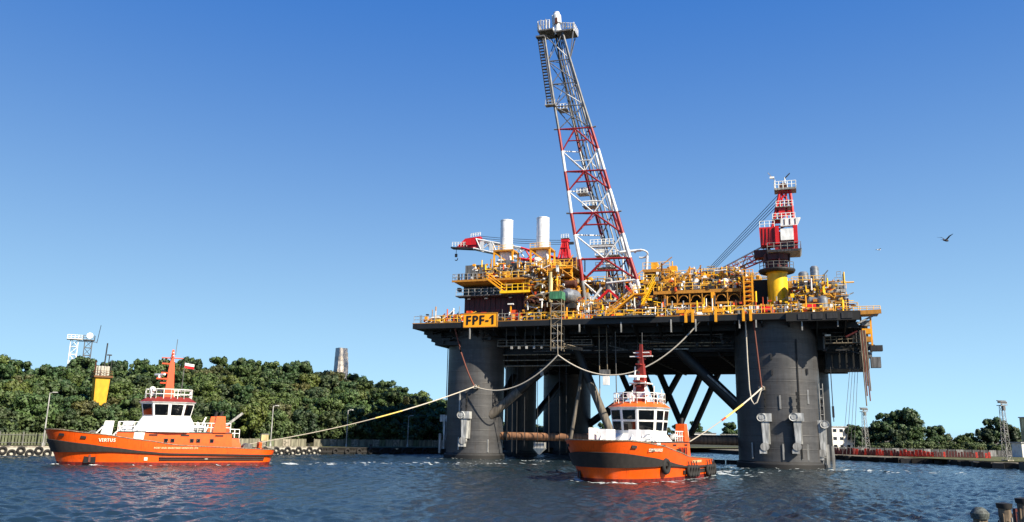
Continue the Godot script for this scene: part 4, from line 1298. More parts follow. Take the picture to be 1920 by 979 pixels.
func make_right_block() -> void:
	var kit := ["pale_grey", "yellow", "white_paint", "ochre", "mid_grey", "galvanised"]
	frame_bay("process_frame", 51.6, 55.6, -8, 2.4, [21.6, 24.6, 26.6], "mid_grey", kit, 61)
	frame_bay("process_frame", 55.6, 58.4, -8, 2.4, [21.6, 24.0, 25.6], "pale_grey", kit, 62)
	frame_bay("process_frame", 50.0, 56.0, -22, -12, [22.0, 26.0, 29.0], "ochre", kit, 63)
	frame_bay("process_frame", 52.0, 58.0, -42, -26, [22.0, 27.0, 30.0], "ochre", kit, 64)
	for p in [[53.0, 27.0, 0.72, 1.9], [54.6, 27.1, 0.62, 2.6]]:
		put("vessel", lathe([Vector2(0, 0), Vector2(p[2] * 0.7, 0.1), Vector2(p[2], 0.5), Vector2(p[2], p[3] - 0.3), Vector2(p[2] * 0.7, p[3] - 0.05), Vector2(0, p[3])], 18), "galvanised", rig, Transform3D(Basis.IDENTITY, Vector3(p[0], p[1], 0.5)))
	for p in [[53.0, 0.5], [54.6, 0.5]]:
		for s in [-0.5, 0.5]:
			vbeam("post", Vector3(p[0] + s, 24.6, p[1]), Vector3(p[0] + s, 27.4, p[1]), 0.16, 0.16, "mid_grey", rig)
	put("vessel", lathe([Vector2(0, -1.1), Vector2(0.5, -1.0), Vector2(0.75, -0.7), Vector2(0.75, 0.7), Vector2(0.5, 1.0), Vector2(0, 1.1)], 18), "galvanised", rig, Transform3D(Basis(Vector3.BACK, PI / 2), Vector3(54.3, 24.0, 3.0)))
	put("vessel", lathe([Vector2(0, 0), Vector2(0.7, 0.05), Vector2(0.8, 0.5), Vector2(0.8, 2.2), Vector2(0.4, 2.6), Vector2(0, 2.65)], 18), "galvanised", rig, Transform3D(Basis.IDENTITY, Vector3(55.4, 22.0, 3.4)))
	tube("winch_drum", Vector3(53.2, 22.7, 4.6), Vector3(54.4, 22.7, 4.6), 0.55, "crane_red", rig)
	box("locker", Vector3(45.8, 22.5, 4.6), Vector3(1.4, 1.5, 0.8), "white_paint", rig)
	tube("winch_drum", Vector3(46.9, 22.4, 4.9), Vector3(48.3, 22.4, 4.9), 0.65, "crane_red", rig)
	for k in 5:
		railing([Vector3(56.2 + k * 0.35, 24.0 + k * 0.9, 2.0), Vector3(58.6 - k * 0.1, 24.0 + k * 0.9, 2.0)], "pale_grey", rig, 0.8, 0.7, 0.04)
	for x in [56.2, 58.5]:
		vbeam("post", Vector3(x, 21.6, 2.0), Vector3(x, 28.0 if x < 57 else 26.6, 2.0), 0.16, 0.16, "pale_grey", rig)
	# corner of the deck above the right column: a deeper dark block
	box("corner_block", Vector3(55.0, 21.0, 8.0), Vector3(9.6, 1.25, 0.6), "near_black", rig)
	for k in 4:
		box("corner_panel", Vector3(52.5 + k * 1.9, 21.0, 8.33), Vector3(1.4, 0.8, 0.1), "dark_grey", rig)
	# yellow platform and outboard frames at the right end
	var g := group_of("end_platform", rig, Vector3.ZERO, "yellow cantilever platform with hanging equipment at the right end")
	box("floor", Vector3(61.1, 22.1, 1.4), Vector3(3.6, 0.22, 5.0), "yellow", g)
	vbeam("edge_beam", Vector3(59.2, 21.9, 4.0), Vector3(63.0, 22.0, 4.0), 0.6, 0.2, "ochre", g)
	vbeam("brace", Vector3(59.8, 20.4, 3.6), Vector3(62.6, 21.8, 3.6), 0.24, 0.24, "pale_grey", g)
	railing([Vector3(59.4, 22.2, 4.0), Vector3(62.9, 22.2, 4.0)], "rail_yellow", g, 0.6, 0.8, 0.05)
	vbeam("post", Vector3(61.7, 21.8, 2.0), Vector3(61.7, 16.6, 2.0), 0.24, 0.24, "yellow", g)
	vbeam("post", Vector3(60.4, 21.8, 2.0), Vector3(60.4, 15.4, 2.0), 0.24, 0.24, "bronze", g)
	for k in 5:
		box("hung_machine", Vector3(61.0, 20.6 - k * 1.15, 2.0 - 0.1 * k), Vector3(1.1, 0.75, 1.0), ["pale_grey", "yellow", "ochre", "dark_grey", "mid_grey"][k], g)
	box("hung_machine", Vector3(62.2, 17.0, 1.8), Vector3(1.6, 0.8, 1.2), "dark_grey", g)
	box("hung_machine", Vector3(62.0, 15.0, 1.6), Vector3(1.3, 1.5, 1.2), "mid_grey", g)
	box("under_walkway", Vector3(57.6, 17.8, 2.0), Vector3(4.6, 0.12, 1.2), "bronze", g)
	railing([Vector3(55.4, 17.8, 2.6), Vector3(60.0, 17.9, 2.6)], "bronze", g, 0.9, 0.8, 0.045)
	tube("red_pipe", Vector3(58.2, 18.6, 2.8), Vector3(59.8, 19.4, 2.8), 0.15, "maroon", g)
	box("flood_lamp", Vector3(55.8, 18.9, 2.8), Vector3(0.8, 0.22, 0.4), "white_paint", g)
	for k in 5:
		tube("hose", Vector3(60.1 + k * 0.17, 19.5, 3.0), Vector3(60.3 + k * 0.17, 8.8 + (k * 7 % 5) * 0.7, 3.0), 0.085, "chain_rust" if k % 2 else "bronze", g)
	for k in 4:
		tube("wire", Vector3(58.6 + k * 0.35, 14.4, 1.0), Vector3(56.8 + k * 0.5, 2.0, 1.0), 0.03, "mid_grey", g)
	tube("wire", Vector3(55.9, 14.4, 2.0), Vector3(55.9, 6.6, 2.0), 0.06, "dark_grey", g)
	box("wire_block", Vector3(55.9, 8.0, 2.0), Vector3(0.3, 1.6, 0.3), "dark_grey", g)
	# side face of the deck box seen past the right column
	for k in 7:
		vbeam("stiffener", Vector3(55.5 + k * 0.95, 14.6, -0.85), Vector3(55.5 + k * 0.95, 20.4, -0.85), 0.14, 0.3, "near_black", rig)

const LEFT_LEG := [Vector2(8.4, 80.1), Vector2(9.2, 74.5), Vector2(9.9, 69.6), Vector2(10.6, 65.0), Vector2(11.4, 60.3), Vector2(12.1, 55.9), Vector2(12.7, 51.8), Vector2(13.3, 48.0), Vector2(13.9, 43.7), Vector2(14.6, 39.6), Vector2(15.5, 35.0), Vector2(16.0, 31.0), Vector2(16.7, 25.6)]
const RIGHT_LEG := [Vector2(12.1, 80.1), Vector2(13.6, 74.3), Vector2(15.0, 69.4), Vector2(16.3, 64.7), Vector2(17.7, 60.0), Vector2(19.0, 55.6), Vector2(20.1, 51.5), Vector2(21.1, 47.7), Vector2(22.3, 43.4), Vector2(23.4, 39.3), Vector2(24.6, 34.8), Vector2(25.8, 30.8), Vector2(26.9, 25.6)]
const BACK_LEFT := [Vector2(9.9, 81.0), Vector2(10.6, 75.6), Vector2(11.6, 70.8), Vector2(12.5, 66.2), Vector2(13.5, 61.5), Vector2(14.4, 57.0), Vector2(15.3, 52.9), Vector2(16.2, 49.0), Vector2(17.3, 44.7), Vector2(18.3, 40.5), Vector2(19.2, 35.9), Vector2(19.8, 31.8), Vector2(20.4, 25.6)]
const BACK_RIGHT := [Vector2(11.4, 81.0), Vector2(12.6, 75.6), Vector2(13.8, 70.8), Vector2(15.0, 66.0), Vector2(16.2, 61.3), Vector2(17.4, 56.8), Vector2(18.4, 52.8), Vector2(19.5, 48.9), Vector2(20.6, 44.6), Vector2(21.8, 40.4), Vector2(23.0, 35.8), Vector2(24.1, 31.7), Vector2(25.4, 25.6)]

func make_flare_boom() -> void:
	var g := group_of("flare_boom", rig, Vector3.ZERO, "leaning lattice flare boom in red and white with a railed tip")
	var tone := ["boom_grey", "boom_grey", "boom_grey", "boom_grey", "boom_red", "boom_white", "boom_red", "boom_white", "boom_red", "boom_white", "boom_red", "boom_white"]
	var fl := []
	var fr := []
	var bl := []
	var br := []
	for i in 13:
		var d: float = -13.0 - 3.0 * (80.0 - LEFT_LEG[i].y) / 54.0
		fl.append(Vector3(LEFT_LEG[i].x, LEFT_LEG[i].y, -10))
		fr.append(Vector3(RIGHT_LEG[i].x, RIGHT_LEG[i].y, -10))
		bl.append(Vector3(BACK_LEFT[i].x, BACK_LEFT[i].y, d))
		br.append(Vector3(BACK_RIGHT[i].x, BACK_RIGHT[i].y, d))
	for i in 12:
		var m: String = tone[i]
		var r := lerpf(0.22, 0.37, i / 11.0)
		tube("leg", fl[i], fl[i + 1], r, m if i < 11 else "boom_grey", g)
		tube("leg", fr[i], fr[i + 1], r, m, g)
		tube("leg", bl[i], bl[i + 1], r * 0.75, m, g)
		tube("leg", br[i], br[i + 1], r * 0.75, m, g)
		var q := r * 0.5
		# front face
		if m == "boom_red":
			var mid: Vector3 = (fl[i] + fr[i]) * 0.5
			tube("crossbar", fl[i], fr[i], q * 1.1, m, g)
			tube("diagonal", mid, fl[i + 1], q, m, g)
			tube("diagonal", mid, fr[i + 1], q, m, g)
			tube("crossbar", mid.lerp(fl[i + 1], 0.55), mid.lerp(fr[i + 1], 0.55), q * 0.9, m, g)
			for s in [[fl[i], -1.0], [fr[i], 1.0]]:
				if i == 4 or i == 8:
					tube("lug", s[0], s[0] + Vector3(s[1] * 0.9, 0.1, 0), 0.16, "boom_grey", g)
		elif i >= 4:
			var mid: Vector3 = (fl[i + 1] + fr[i + 1]) * 0.5
			tube("diagonal", fl[i], mid, q * 0.8, m, g)
			tube("diagonal", fr[i], mid, q * 0.8, m, g)
			if i < 11:
				tube("crossbar", fl[i].lerp(mid, 0.5), fr[i].lerp(mid, 0.5), q * 0.8, m, g)
		else:
			var mid: Vector3 = (fl[i] + fr[i + 1]) * 0.5
			tube("crossbar", fl[i + 1], fr[i + 1], q, m, g)
			tube("diagonal", fl[i], fr[i + 1] if i % 2 else fl[i].lerp(fr[i + 1], 0.5), q * 0.8, m, g)
			tube("diagonal", fr[i], fl[i + 1], q * 0.8, m, g)
			if i % 2 == 0:
				tube("diagonal", mid, fr[i + 1], q * 0.8, "boom_white", g)
		# sides and back
		tube("side_brace", fl[i] if i % 2 else bl[i], bl[i + 1] if i % 2 else fl[i + 1], q * 0.75, m, g)
		tube("side_brace", fr[i] if i % 2 else br[i], br[i + 1] if i % 2 else fr[i + 1], q * 0.75, m, g)
		tube("side_brace", fl[i], bl[i], q * 0.75, m, g)
		tube("side_brace", fr[i], br[i], q * 0.75, m, g)
		tube("side_brace", bl[i] if i % 2 else br[i], br[i + 1] if i % 2 else bl[i + 1], q * 0.7, m, g)
	# flare lines running up the middle of the boom
	for k in 4:
		var pts := []
		for i in 13:
			pts.append(bl[i].lerp(br[i], 0.2 + k * 0.22) + Vector3(0, 0, 1.3 - k * 0.2))
		put("flare_line", sweep(pts, 0.17 - k * 0.02, 7), ["dark_grey", "dark_grey", "pale_grey", "mid_grey"][k], g)
	# access ladder on the left of the top sections
	for s in [-1.3, -0.35]:
		tube("ladder_rail", Vector3(LEFT_LEG[0].x + s + 0.2, 79.2, -9.4), Vector3(LEFT_LEG[3].x + s + 0.05, 65.4, -9.4), 0.11, "dark_grey", g)
	for k in 22:
		var t := (k + 0.5) / 22.0
		var p: Vector3 = Vector3(LEFT_LEG[0].x - 0.6, 79.2, -9.4).lerp(Vector3(LEFT_LEG[3].x - 0.75, 65.4, -9.4), t)
		box("ladder_rung", p, Vector3(0.95, 0.18, 0.3), "dark_grey", g)
	for k in 5:
		var t := (k + 0.5) / 5.0
		var p: Vector3 = fl[0].lerp(fl[3], t)
		tube("ladder_bracket", p, p + Vector3(-0.9, 0, 0.5), 0.08, "boom_grey", g)
	box("ladder_foot", Vector3(LEFT_LEG[3].x - 0.6, 65.0, -9.3), Vector3(2.0, 0.18, 1.2), "pale_grey", g)
	railing([Vector3(LEFT_LEG[3].x - 1.5, 65.1, -8.8), Vector3(LEFT_LEG[3].x + 0.4, 65.1, -8.8)], "pale_grey", g, 0.9, 0.6, 0.045)
	box("ladder_head", Vector3(LEFT_LEG[0].x - 0.6, 79.5, -9.4), Vector3(1.7, 0.3, 1.0), "mid_grey", g)
	# platforms inside the boom
	for p in [[11.9, 64.6, 1.9], [15.8, 47.6, 2.0], [17.2, 45.0, 2.6], [19.4, 37.6, 4.2], [20.4, 35.6, 4.4], [20.0, 33.4, 3.4]]:
		box("platform", Vector3(p[0], p[1], -11.5), Vector3(p[2], 0.14, 2.2), "pale_grey", g)
		railing([Vector3(p[0] - p[2] * 0.5, p[1], -10.5), Vector3(p[0] + p[2] * 0.5, p[1], -10.5)], "rail_white", g, 1.0, 0.7, 0.06)
	tube("knockout_pot", Vector3(15.2, 48.4, -11.5), Vector3(16.4, 48.4, -11.5), 0.55, "boom_white", g)
	for k in 3:
		box("platform_panel", Vector3(19.0 + k * 0.9, 36.6 - k * 1.4, -10.9), Vector3(1.5, 0.9, 0.2), "rail_white", g)
	# loop of white pipes on the right of the lower boom
	var loop := []
	for k in 13:
		var t := TAU * k / 16.0 - 2.0
		loop.append(Vector3(25.9 + cos(t) * 1.2, 36.3 + sin(t) * 0.55, -14 + 0.8 * sin(t)))
	put("pipe_bend", sweep(loop, 0.17, 8), "boom_white", g)
	tube("pipe", Vector3(27.0, 35.9, -14), Vector3(26.6, 30.0, -14), 0.25, "boom_white", g)
	tube("pipe", Vector3(22.0, 36.6, -13), Vector3(26.0, 37.0, -14), 0.25, "boom_white", g)
	put("vessel", lathe([Vector2(0, 0), Vector2(0.9, 0.2), Vector2(0.9, 3.4), Vector2(0.4, 3.9), Vector2(0, 3.95)], 16), "pale_grey", g, Transform3D(Basis.IDENTITY, Vector3(20.6, 28.0, -12)))
	for k in 7:
		var x := 19.0 + k * 1.0
		tube("riser", Vector3(x, 22.0, -12.5 - (k % 3)), Vector3(x - 0.4, 31.0 + (k * 5 % 7) * 0.9, -12.6 - (k % 3)), 0.16, ["boom_white", "pale_grey", "boom_white", "mid_grey"][k % 4], g)
	for k in 4:
		box("manifold", Vector3(19.5 + k * 1.5, 26.5 + (k % 2) * 2.4, -11.6), Vector3(1.2, 0.7, 0.8), ["pale_grey", "white_paint", "mid_grey", "pale_grey"][k], g)
	# red feet
	for p in [[17.2, -9.6], [26.6, -9.6]]:
		put("foot", loft(ring4(p[0] - 1.8, p[0] + 1.8, p[1] - 1.0, p[1] + 0.9, 21.6), ring4(p[0] - 0.4, p[0] + 0.4, p[1] - 0.4, p[1] + 0.3, 26.2)), "crane_red", g)
	for s in [[17.6, 26.0, 21.0, 29.0], [21.0, 29.0, 24.0, 26.2], [24.0, 29.6, 26.4, 27.0]]:
		vbeam("foot_brace", Vector3(s[0], s[1], -9), Vector3(s[2], s[3], -9), 0.4, 0.4, "crane_red", g)
	vbeam("foot_brace", Vector3(17.0, 26.2, -9.5), Vector3(19.6, 29.6, -9.7), 0.36, 0.36, "boom_white", g)
	vbeam("foot_brace", Vector3(26.6, 26.4, -9.5), Vector3(24.6, 30.2, -9.7), 0.36, 0.36, "boom_white", g)
	tube("crossbar", Vector3(20.4, 30.4, -9.8), Vector3(25.8, 30.8, -9.9), 0.2, "boom_white", g)
	# tip: platform, railings, flare burner
	box("tip_floor", Vector3(8.7, 80.9, -11.2), Vector3(3.0, 0.3, 3.8), "mid_grey", g)
	box("tip_floor", Vector3(12.6, 80.3, -11.2), Vector3(3.6, 0.3, 3.4), "mid_grey", g)
	railing([Vector3(7.2, 81.0, -9.4), Vector3(9.6, 81.0, -9.4)], "rail_white", g, 1.9, 0.6, 0.055)
	railing([Vector3(7.2, 81.0, -13.0), Vector3(7.2, 81.0, -9.4)], "rail_white", g, 1.5, 0.8, 0.055)
	railing([Vector3(12.0, 80.4, -9.6), Vector3(14.4, 79.9, -9.6)], "rail_white", g, 1.6, 0.6, 0.055)
	railing([Vector3(14.4, 80.3, -9.6), Vector3(14.4, 80.3, -12.8)], "rail_white", g, 1.4, 0.8, 0.055)
	for k in 5:
		vbeam("wind_panel", Vector3(7.4 + k * 0.5, 81.2, -9.3), Vector3(7.35 + k * 0.5, 82.6 + (k % 2) * 0.5, -9.3), 0.2, 0.06, "pale_grey", g)
		vbeam("wind_panel", Vector3(12.3 + k * 0.5, 80.6, -9.5), Vector3(12.25 + k * 0.5, 82.0 - k * 0.15, -9.5), 0.2, 0.06, "pale_grey", g)
	for k in 4:
		vbeam("tip_strut", [Vector3(7.4, 80.7, -10), Vector3(14.2, 80.1, -10), Vector3(9.0, 80.7, -13), Vector3(13.8, 80.1, -13)][k], [fl[1], fr[1], bl[1], br[1]][k], 0.18, 0.18, "boom_grey", g)
	put("burner", lathe([Vector2(0.75, 0), Vector2(0.75, 1.1), Vector2(0.55, 1.2), Vector2(0.55, 2.4), Vector2(0.85, 2.5), Vector2(0.85, 4.2), Vector2(0.6, 4.6), Vector2(0.6, 4.9), Vector2(0, 4.9)], 18), "boom_white", g, Transform3D(Basis(Vector3.BACK, 0.08), Vector3(10.8, 80.4, -11.4)))
	tube("burner_pipe", Vector3(10.0, 80.8, -11), Vector3(9.7, 84.6, -11), 0.16, "boom_white", g)
	box("burner_bracket", Vector3(10.6, 83.2, -10.7), Vector3(0.5, 1.2, 0.3), "rust", g)

func make_right_crane() -> void:
	var g := group_of("pedestal_crane", rig, Vector3(49.2, 0, -2.0), "red crane with white cab panels on a bright yellow pedestal")
	put("pedestal", lathe([Vector2(1.5, 21.5), Vector2(1.5, 29.2), Vector2(1.75, 29.4)], 32), "yellow_bright", g)
	put("slew_platform", lathe([Vector2(0, 29.3), Vector2(2.6, 29.35), Vector2(2.75, 29.6), Vector2(2.75, 29.8), Vector2(0, 29.9)], 28), "dark_grey", g)
	railing([Vector3(-2.5, 29.8, 1.0), Vector3(-1.2, 29.8, 2.4), Vector3(1.2, 29.8, 2.4), Vector3(2.5, 29.8, 1.0)], "mid_grey", g, 1.0, 0.8, 0.045)
	put("slew_ring", lathe([Vector2(1.7, 29.8), Vector2(1.7, 31.0), Vector2(1.95, 31.2), Vector2(1.95, 32.2)], 24), "maroon", g)
	for k in 6:
		var t := TAU * k / 6.0 + 0.3
		vbeam("post", Vector3(cos(t) * 1.95, 29.8, sin(t) * 1.95), Vector3(cos(t) * 2.1, 32.3, sin(t) * 2.1), 0.2, 0.2, "maroon", g)
	put("walk_ring", loft(ring4(-1.2, 3.6, -2.4, 2.6, 32.2), ring4(-1.3, 3.8, -2.5, 2.8, 32.5)), "pale_grey", g)
	railing([Vector3(-1.2, 32.5, 2.7), Vector3(3.7, 32.5, 2.7), Vector3(3.7, 32.5, -1.5)], "pale_grey", g, 1.1, 1.0, 0.035)
	box("winch_house", Vector3(1.6, 34.0, 0), Vector3(3.4, 3.2, 3.0), "boom_red", g)
	put("engine_house", loft(ring4(-2.2, 0.1, -1.2, 1.6, 33.6), ring4(-2.3, 0.2, -1.2, 1.7, 36.4)), "crane_red", g)
	for k in 4:
		box("louvre", Vector3(-1.85 + k * 0.52, 35.0, 1.72), Vector3(0.1, 2.4, 0.08), "maroon", g)
	railing([Vector3(-2.2, 36.4, 1.6), Vector3(0.0, 36.4, 1.6)], "rail_white", g, 1.0, 0.7, 0.045)
	box("cab", Vector3(1.8, 35.0, 1.7), Vector3(1.9, 1.8, 0.7), "white_paint", g)
	box("cab_window", Vector3(1.8, 33.3, 1.62), Vector3(1.8, 0.6, 0.2), "window_glass", g)
	put("white_fairing", loft(ring4(0.9, 3.3, 0.9, 1.9, 36.4), ring4(1.0, 3.9, 0.9, 1.9, 37.6)), "white_paint", g)
	for k in 3:
		box("fairing_slot", Vector3(1.5 + k * 0.8, 37.0, 1.92), Vector3(0.14, 0.9, 0.06), "maroon", g)
	for k in 2:
		box("red_panel", Vector3(0.35 + k * 2.7, 35.0, 1.75), Vector3(0.6, 2.8, 0.5), "crane_red", g)
	# tower of four legs
	var lo := [Vector3(-0.6, 35.4, 1.3), Vector3(3.0, 35.4, 1.3), Vector3(3.0, 35.4, -1.3), Vector3(-0.6, 35.4, -1.3)]
	var hi := [Vector3(1.1, 42.4, 0.7), Vector3(2.6, 42.4, 0.7), Vector3(2.6, 42.4, -0.7), Vector3(1.1, 42.4, -0.7)]
	for k in 4:
		tube("tower_leg", lo[k], hi[k], 0.22, "crane_red", g)
		for i in 4:
			var l := (k + 1) % 4
			tube("tower_brace", lo[k].lerp(hi[k], i / 4.0), lo[l].lerp(hi[l], (i + 1) / 4.0), 0.13, "crane_red" if i % 2 else "maroon", g)
			tube("tower_bar", lo[k].lerp(hi[k], (i + 1) / 4.0), lo[l].lerp(hi[l], (i + 1) / 4.0), 0.12, "crane_red", g)
	for y in [37.6, 39.6]:
		box("tower_landing", Vector3(1.5, y, 0.3), Vector3(3.4 - (y - 37.6) * 0.4, 0.12, 2.6), "pale_grey", g)
		railing([Vector3(-0.2 + (y - 37.6) * 0.3, y, 1.6), Vector3(3.1 - (y - 37.6) * 0.1, y, 1.6)], "rail_white", g, 0.9, 0.6, 0.05)
	box("sheave_block", Vector3(1.2, 39.0, 1.0), Vector3(0.9, 1.4, 0.6), "crane_red", g)
	for k in 2:
		tube("inner_post", Vector3(0.9 + k * 1.0, 37.6, 0.9), Vector3(1.5 + k * 0.5, 42.2, 0.6), 0.14, "crane_red", g)
	# head platform
	box("head_platform", Vector3(1.9, 42.6, 0), Vector3(3.3, 0.3, 2.6), "pale_grey", g)
	railing([Vector3(0.3, 42.7, -1.2), Vector3(0.3, 42.7, 1.25), Vector3(3.5, 42.7, 1.25), Vector3(3.5, 42.7, -1.2)], "rail_white", g, 1.1, 0.7, 0.06)
	put("head_sheave", lathe([Vector2(0.0, -0.15), Vector2(0.6, -0.15), Vector2(0.6, 0.15), Vector2(0, 0.15)], 16), "rust", g, Transform3D(Basis(Vector3.RIGHT, PI / 2), Vector3(1.6, 43.2, 0.4)))
	tube("aerial_mast", Vector3(1.9, 42.7, 0), Vector3(1.9, 44.8, 0), 0.1, "rail_white", g)
	vbeam("aerial_arm", Vector3(1.9, 44.6, 0), Vector3(2.7, 45.4, 0), 0.16, 0.16, "dark_grey", g)
	vbeam("aerial_arm", Vector3(0.4, 44.4, 0), Vector3(-0.6, 45.8, 0), 0.1, 0.1, "pale_grey", g)
	box("aerial_head", Vector3(0.0, 44.9, 0), Vector3(0.7, 0.3, 0.4), "rail_white", g)
	tube("aerial_mast", Vector3(0.4, 42.7, 0), Vector3(0.4, 44.5, 0), 0.06, "rail_white", g)
	# boom laid down towards the far left
	var b0 := Vector3(-1.4, 32.9, -0.6)
	var b1 := Vector3(-13.7, 31.3, -17.5)
	var side := (b1 - b0).cross(Vector3.UP).normalized()
	var up := side.cross(b1 - b0).normalized()
	var c := []
	for s in [[-0.75, -0.8], [0.75, -0.8], [0.75, 0.8], [-0.75, 0.8]]:
		c.append(side * s[0] + up * s[1])
	for k in 4:
		tube("boom_chord", b0 + c[k], b1 + c[k] * 0.6, 0.13, "crane_red" if k < 2 else "boom_white", g)
	for i in 14:
		for k in 4:
			var l := (k + 1) % 4
			var s0 := lerpf(1.0, 0.6, i / 14.0)
			var s1 := lerpf(1.0, 0.6, (i + 1) / 14.0)
			tube("boom_lacing", b0.lerp(b1, i / 14.0) + c[k if i % 2 else l] * s0, b0.lerp(b1, (i + 1) / 14.0) + c[l if i % 2 else k] * s1, 0.07, "boom_white" if i % 3 else "crane_red", g)
	box("boom_foot", b0 + Vector3(-0.6, -0.3, -0.6), Vector3(2.6, 1.2, 2.4), "maroon", g)
	for k in 4:
		tube("luffing_wire", Vector3(1.0 + k * 0.12, 42.3 - k * 0.5, 0.3 * k - 0.4), b1 + Vector3(k * 0.35 - 0.4, 0.6, 0.0), 0.05, "dark_grey", g)

func make_left_crane() -> void:
	var g := group_of("pedestal_crane", rig, Vector3(7.2, 0, -30.0), "red and white crane behind the stacks with its boom stretched out left")
	put("pedestal", lathe([Vector2(1.5, 21.5), Vector2(1.5, 37.6), Vector2(1.9, 37.8), Vector2(1.9, 38.3)], 24), "yellow", g)
	box("machinery_house", Vector3(0.6, 38.9, 0), Vector3(4.0, 1.4, 3.0), "maroon", g)
	for s in [[-1.3, -0.35], [1.2, 0.45], [-0.5, -0.1], [0.5, 0.2]]:
		vbeam("tower_leg", Vector3(s[0], 39.2, 0.9), Vector3(s[1], 43.6, 0.4), 0.3, 0.3, "crane_red", g)
		vbeam("tower_leg", Vector3(s[0], 39.2, -0.9), Vector3(s[1], 43.6, -0.4), 0.3, 0.3, "crane_red", g)
	for y in [40.6, 42.0]:
		vbeam("tower_bar", Vector3(-1.0 + (y - 39) * 0.14, y, 0.8), Vector3(1.0 - (y - 39) * 0.14, y, 0.8), 0.2, 0.2, "crane_red", g)
	box("head_block", Vector3(0.1, 43.6, 0), Vector3(1.5, 0.7, 1.4), "crane_red", g)
	box("head_platform", Vector3(0.2, 44.0, 0), Vector3(1.7, 0.12, 1.6), "pale_grey", g)
	railing([Vector3(-0.6, 44.0, 0.8), Vector3(1.0, 44.0, 0.8)], "rail_white", g, 0.8, 0.5, 0.05)
	box("head_bracket", Vector3(1.4, 43.0, 0), Vector3(1.0, 0.5, 0.5), "dark_grey", g)
	# boom: wide white lattice, red nose
	var b0 := Vector3(-1.2, 39.2, 0)
	var b1 := Vector3(-20.0, 44.0, 0)
	var up := Vector3(0.25, 0.97, 0)
	var c := [Vector3(0, 0, 0.9) - up * 1.15, Vector3(0, 0, 0.9) + up * 1.15, Vector3(0, 0, -0.9) + up * 1.15, Vector3(0, 0, -0.9) - up * 1.15]
	for k in 4:
		tube("boom_chord", b0 + c[k] * 0.5, b0.lerp(b1, 0.45) + c[k], 0.2, "crane_red", g)
		tube("boom_chord", b0.lerp(b1, 0.45) + c[k], b1 + c[k] * 0.9, 0.2, "boom_white", g)
	for i in 10:
		for k in 4:
			var l := (k + 1) % 4
			var s0 := 1.0 if i > 4 else lerpf(0.5, 1.0, i / 5.0)
			var s1 := 1.0 if i > 3 else lerpf(0.5, 1.0, (i + 1) / 5.0)
			tube("boom_lacing", b0.lerp(b1, i / 10.0) + c[k if i % 2 else l] * s0, b0.lerp(b1, (i + 1) / 10.0) + c[l if i % 2 else k] * s1, 0.15, "boom_white" if i > 3 else "crane_red", g)
	for i in 4:
		box("boom_plate", b0.lerp(b1, 0.55 + i * 0.12) + Vector3(0, 0, 0.95), Vector3(0.9, 1.6, 0.08), "boom_white", g)
	var n := loft([Vector3(-19.2, 43.1, -0.8), Vector3(-19.2, 43.1, 0.8), Vector3(-24.4, 43.6, 0.5), Vector3(-24.4, 43.6, -0.5)], [Vector3(-18.8, 45.6, -0.7), Vector3(-18.8, 45.6, 0.7), Vector3(-22.4, 45.4, 0.4), Vector3(-22.4, 45.4, -0.4)])
	put("boom_nose", n, "crane_red", g)
	vbeam("nose_floor", Vector3(-25.6, 43.5, 0), Vector3(-18.6, 42.8, 0), 0.3, 1.6, "dark_grey", g)
	railing([Vector3(-25.2, 43.7, 0.9), Vector3(-21.8, 43.5, 0.9)], "rail_white", g, 0.9, 0.7, 0.05)
	railing([Vector3(-21.0, 45.6, 0.6), Vector3(-18.8, 45.8, 0.6)], "rail_white", g, 0.7, 0.6, 0.06)
	box("red_plate", Vector3(-20.8, 44.4, 0.9), Vector3(2.4, 1.3, 0.1), "crane_red", g)
	tube("hook_wire", Vector3(-24.6, 43.5, 0), Vector3(-24.6, 42.0, 0), 0.06, "dark_grey", g)
	box("hook_block", Vector3(-24.6, 41.8, 0), Vector3(0.5, 0.7, 0.3), "near_black", g)
	var hook := []
	for q in 8:
		var t := -PI * 0.9 * q / 7.0 + 0.3
		hook.append(Vector3(-24.55 + cos(t) * 0.35, 41.1 + sin(t) * 0.4, 0))
	put("hook", sweep(hook, 0.1, 6), "near_black", g)
	for k in 3:
		put("luffing_wire", sweep(sagging(Vector3(-19.0, 45.8 - k * 0.5, 0.3 * k), Vector3(0.1, 43.7 - k * 0.5, 0.3 * k), 0.25, 8), 0.055, 5), "dark_grey", g)

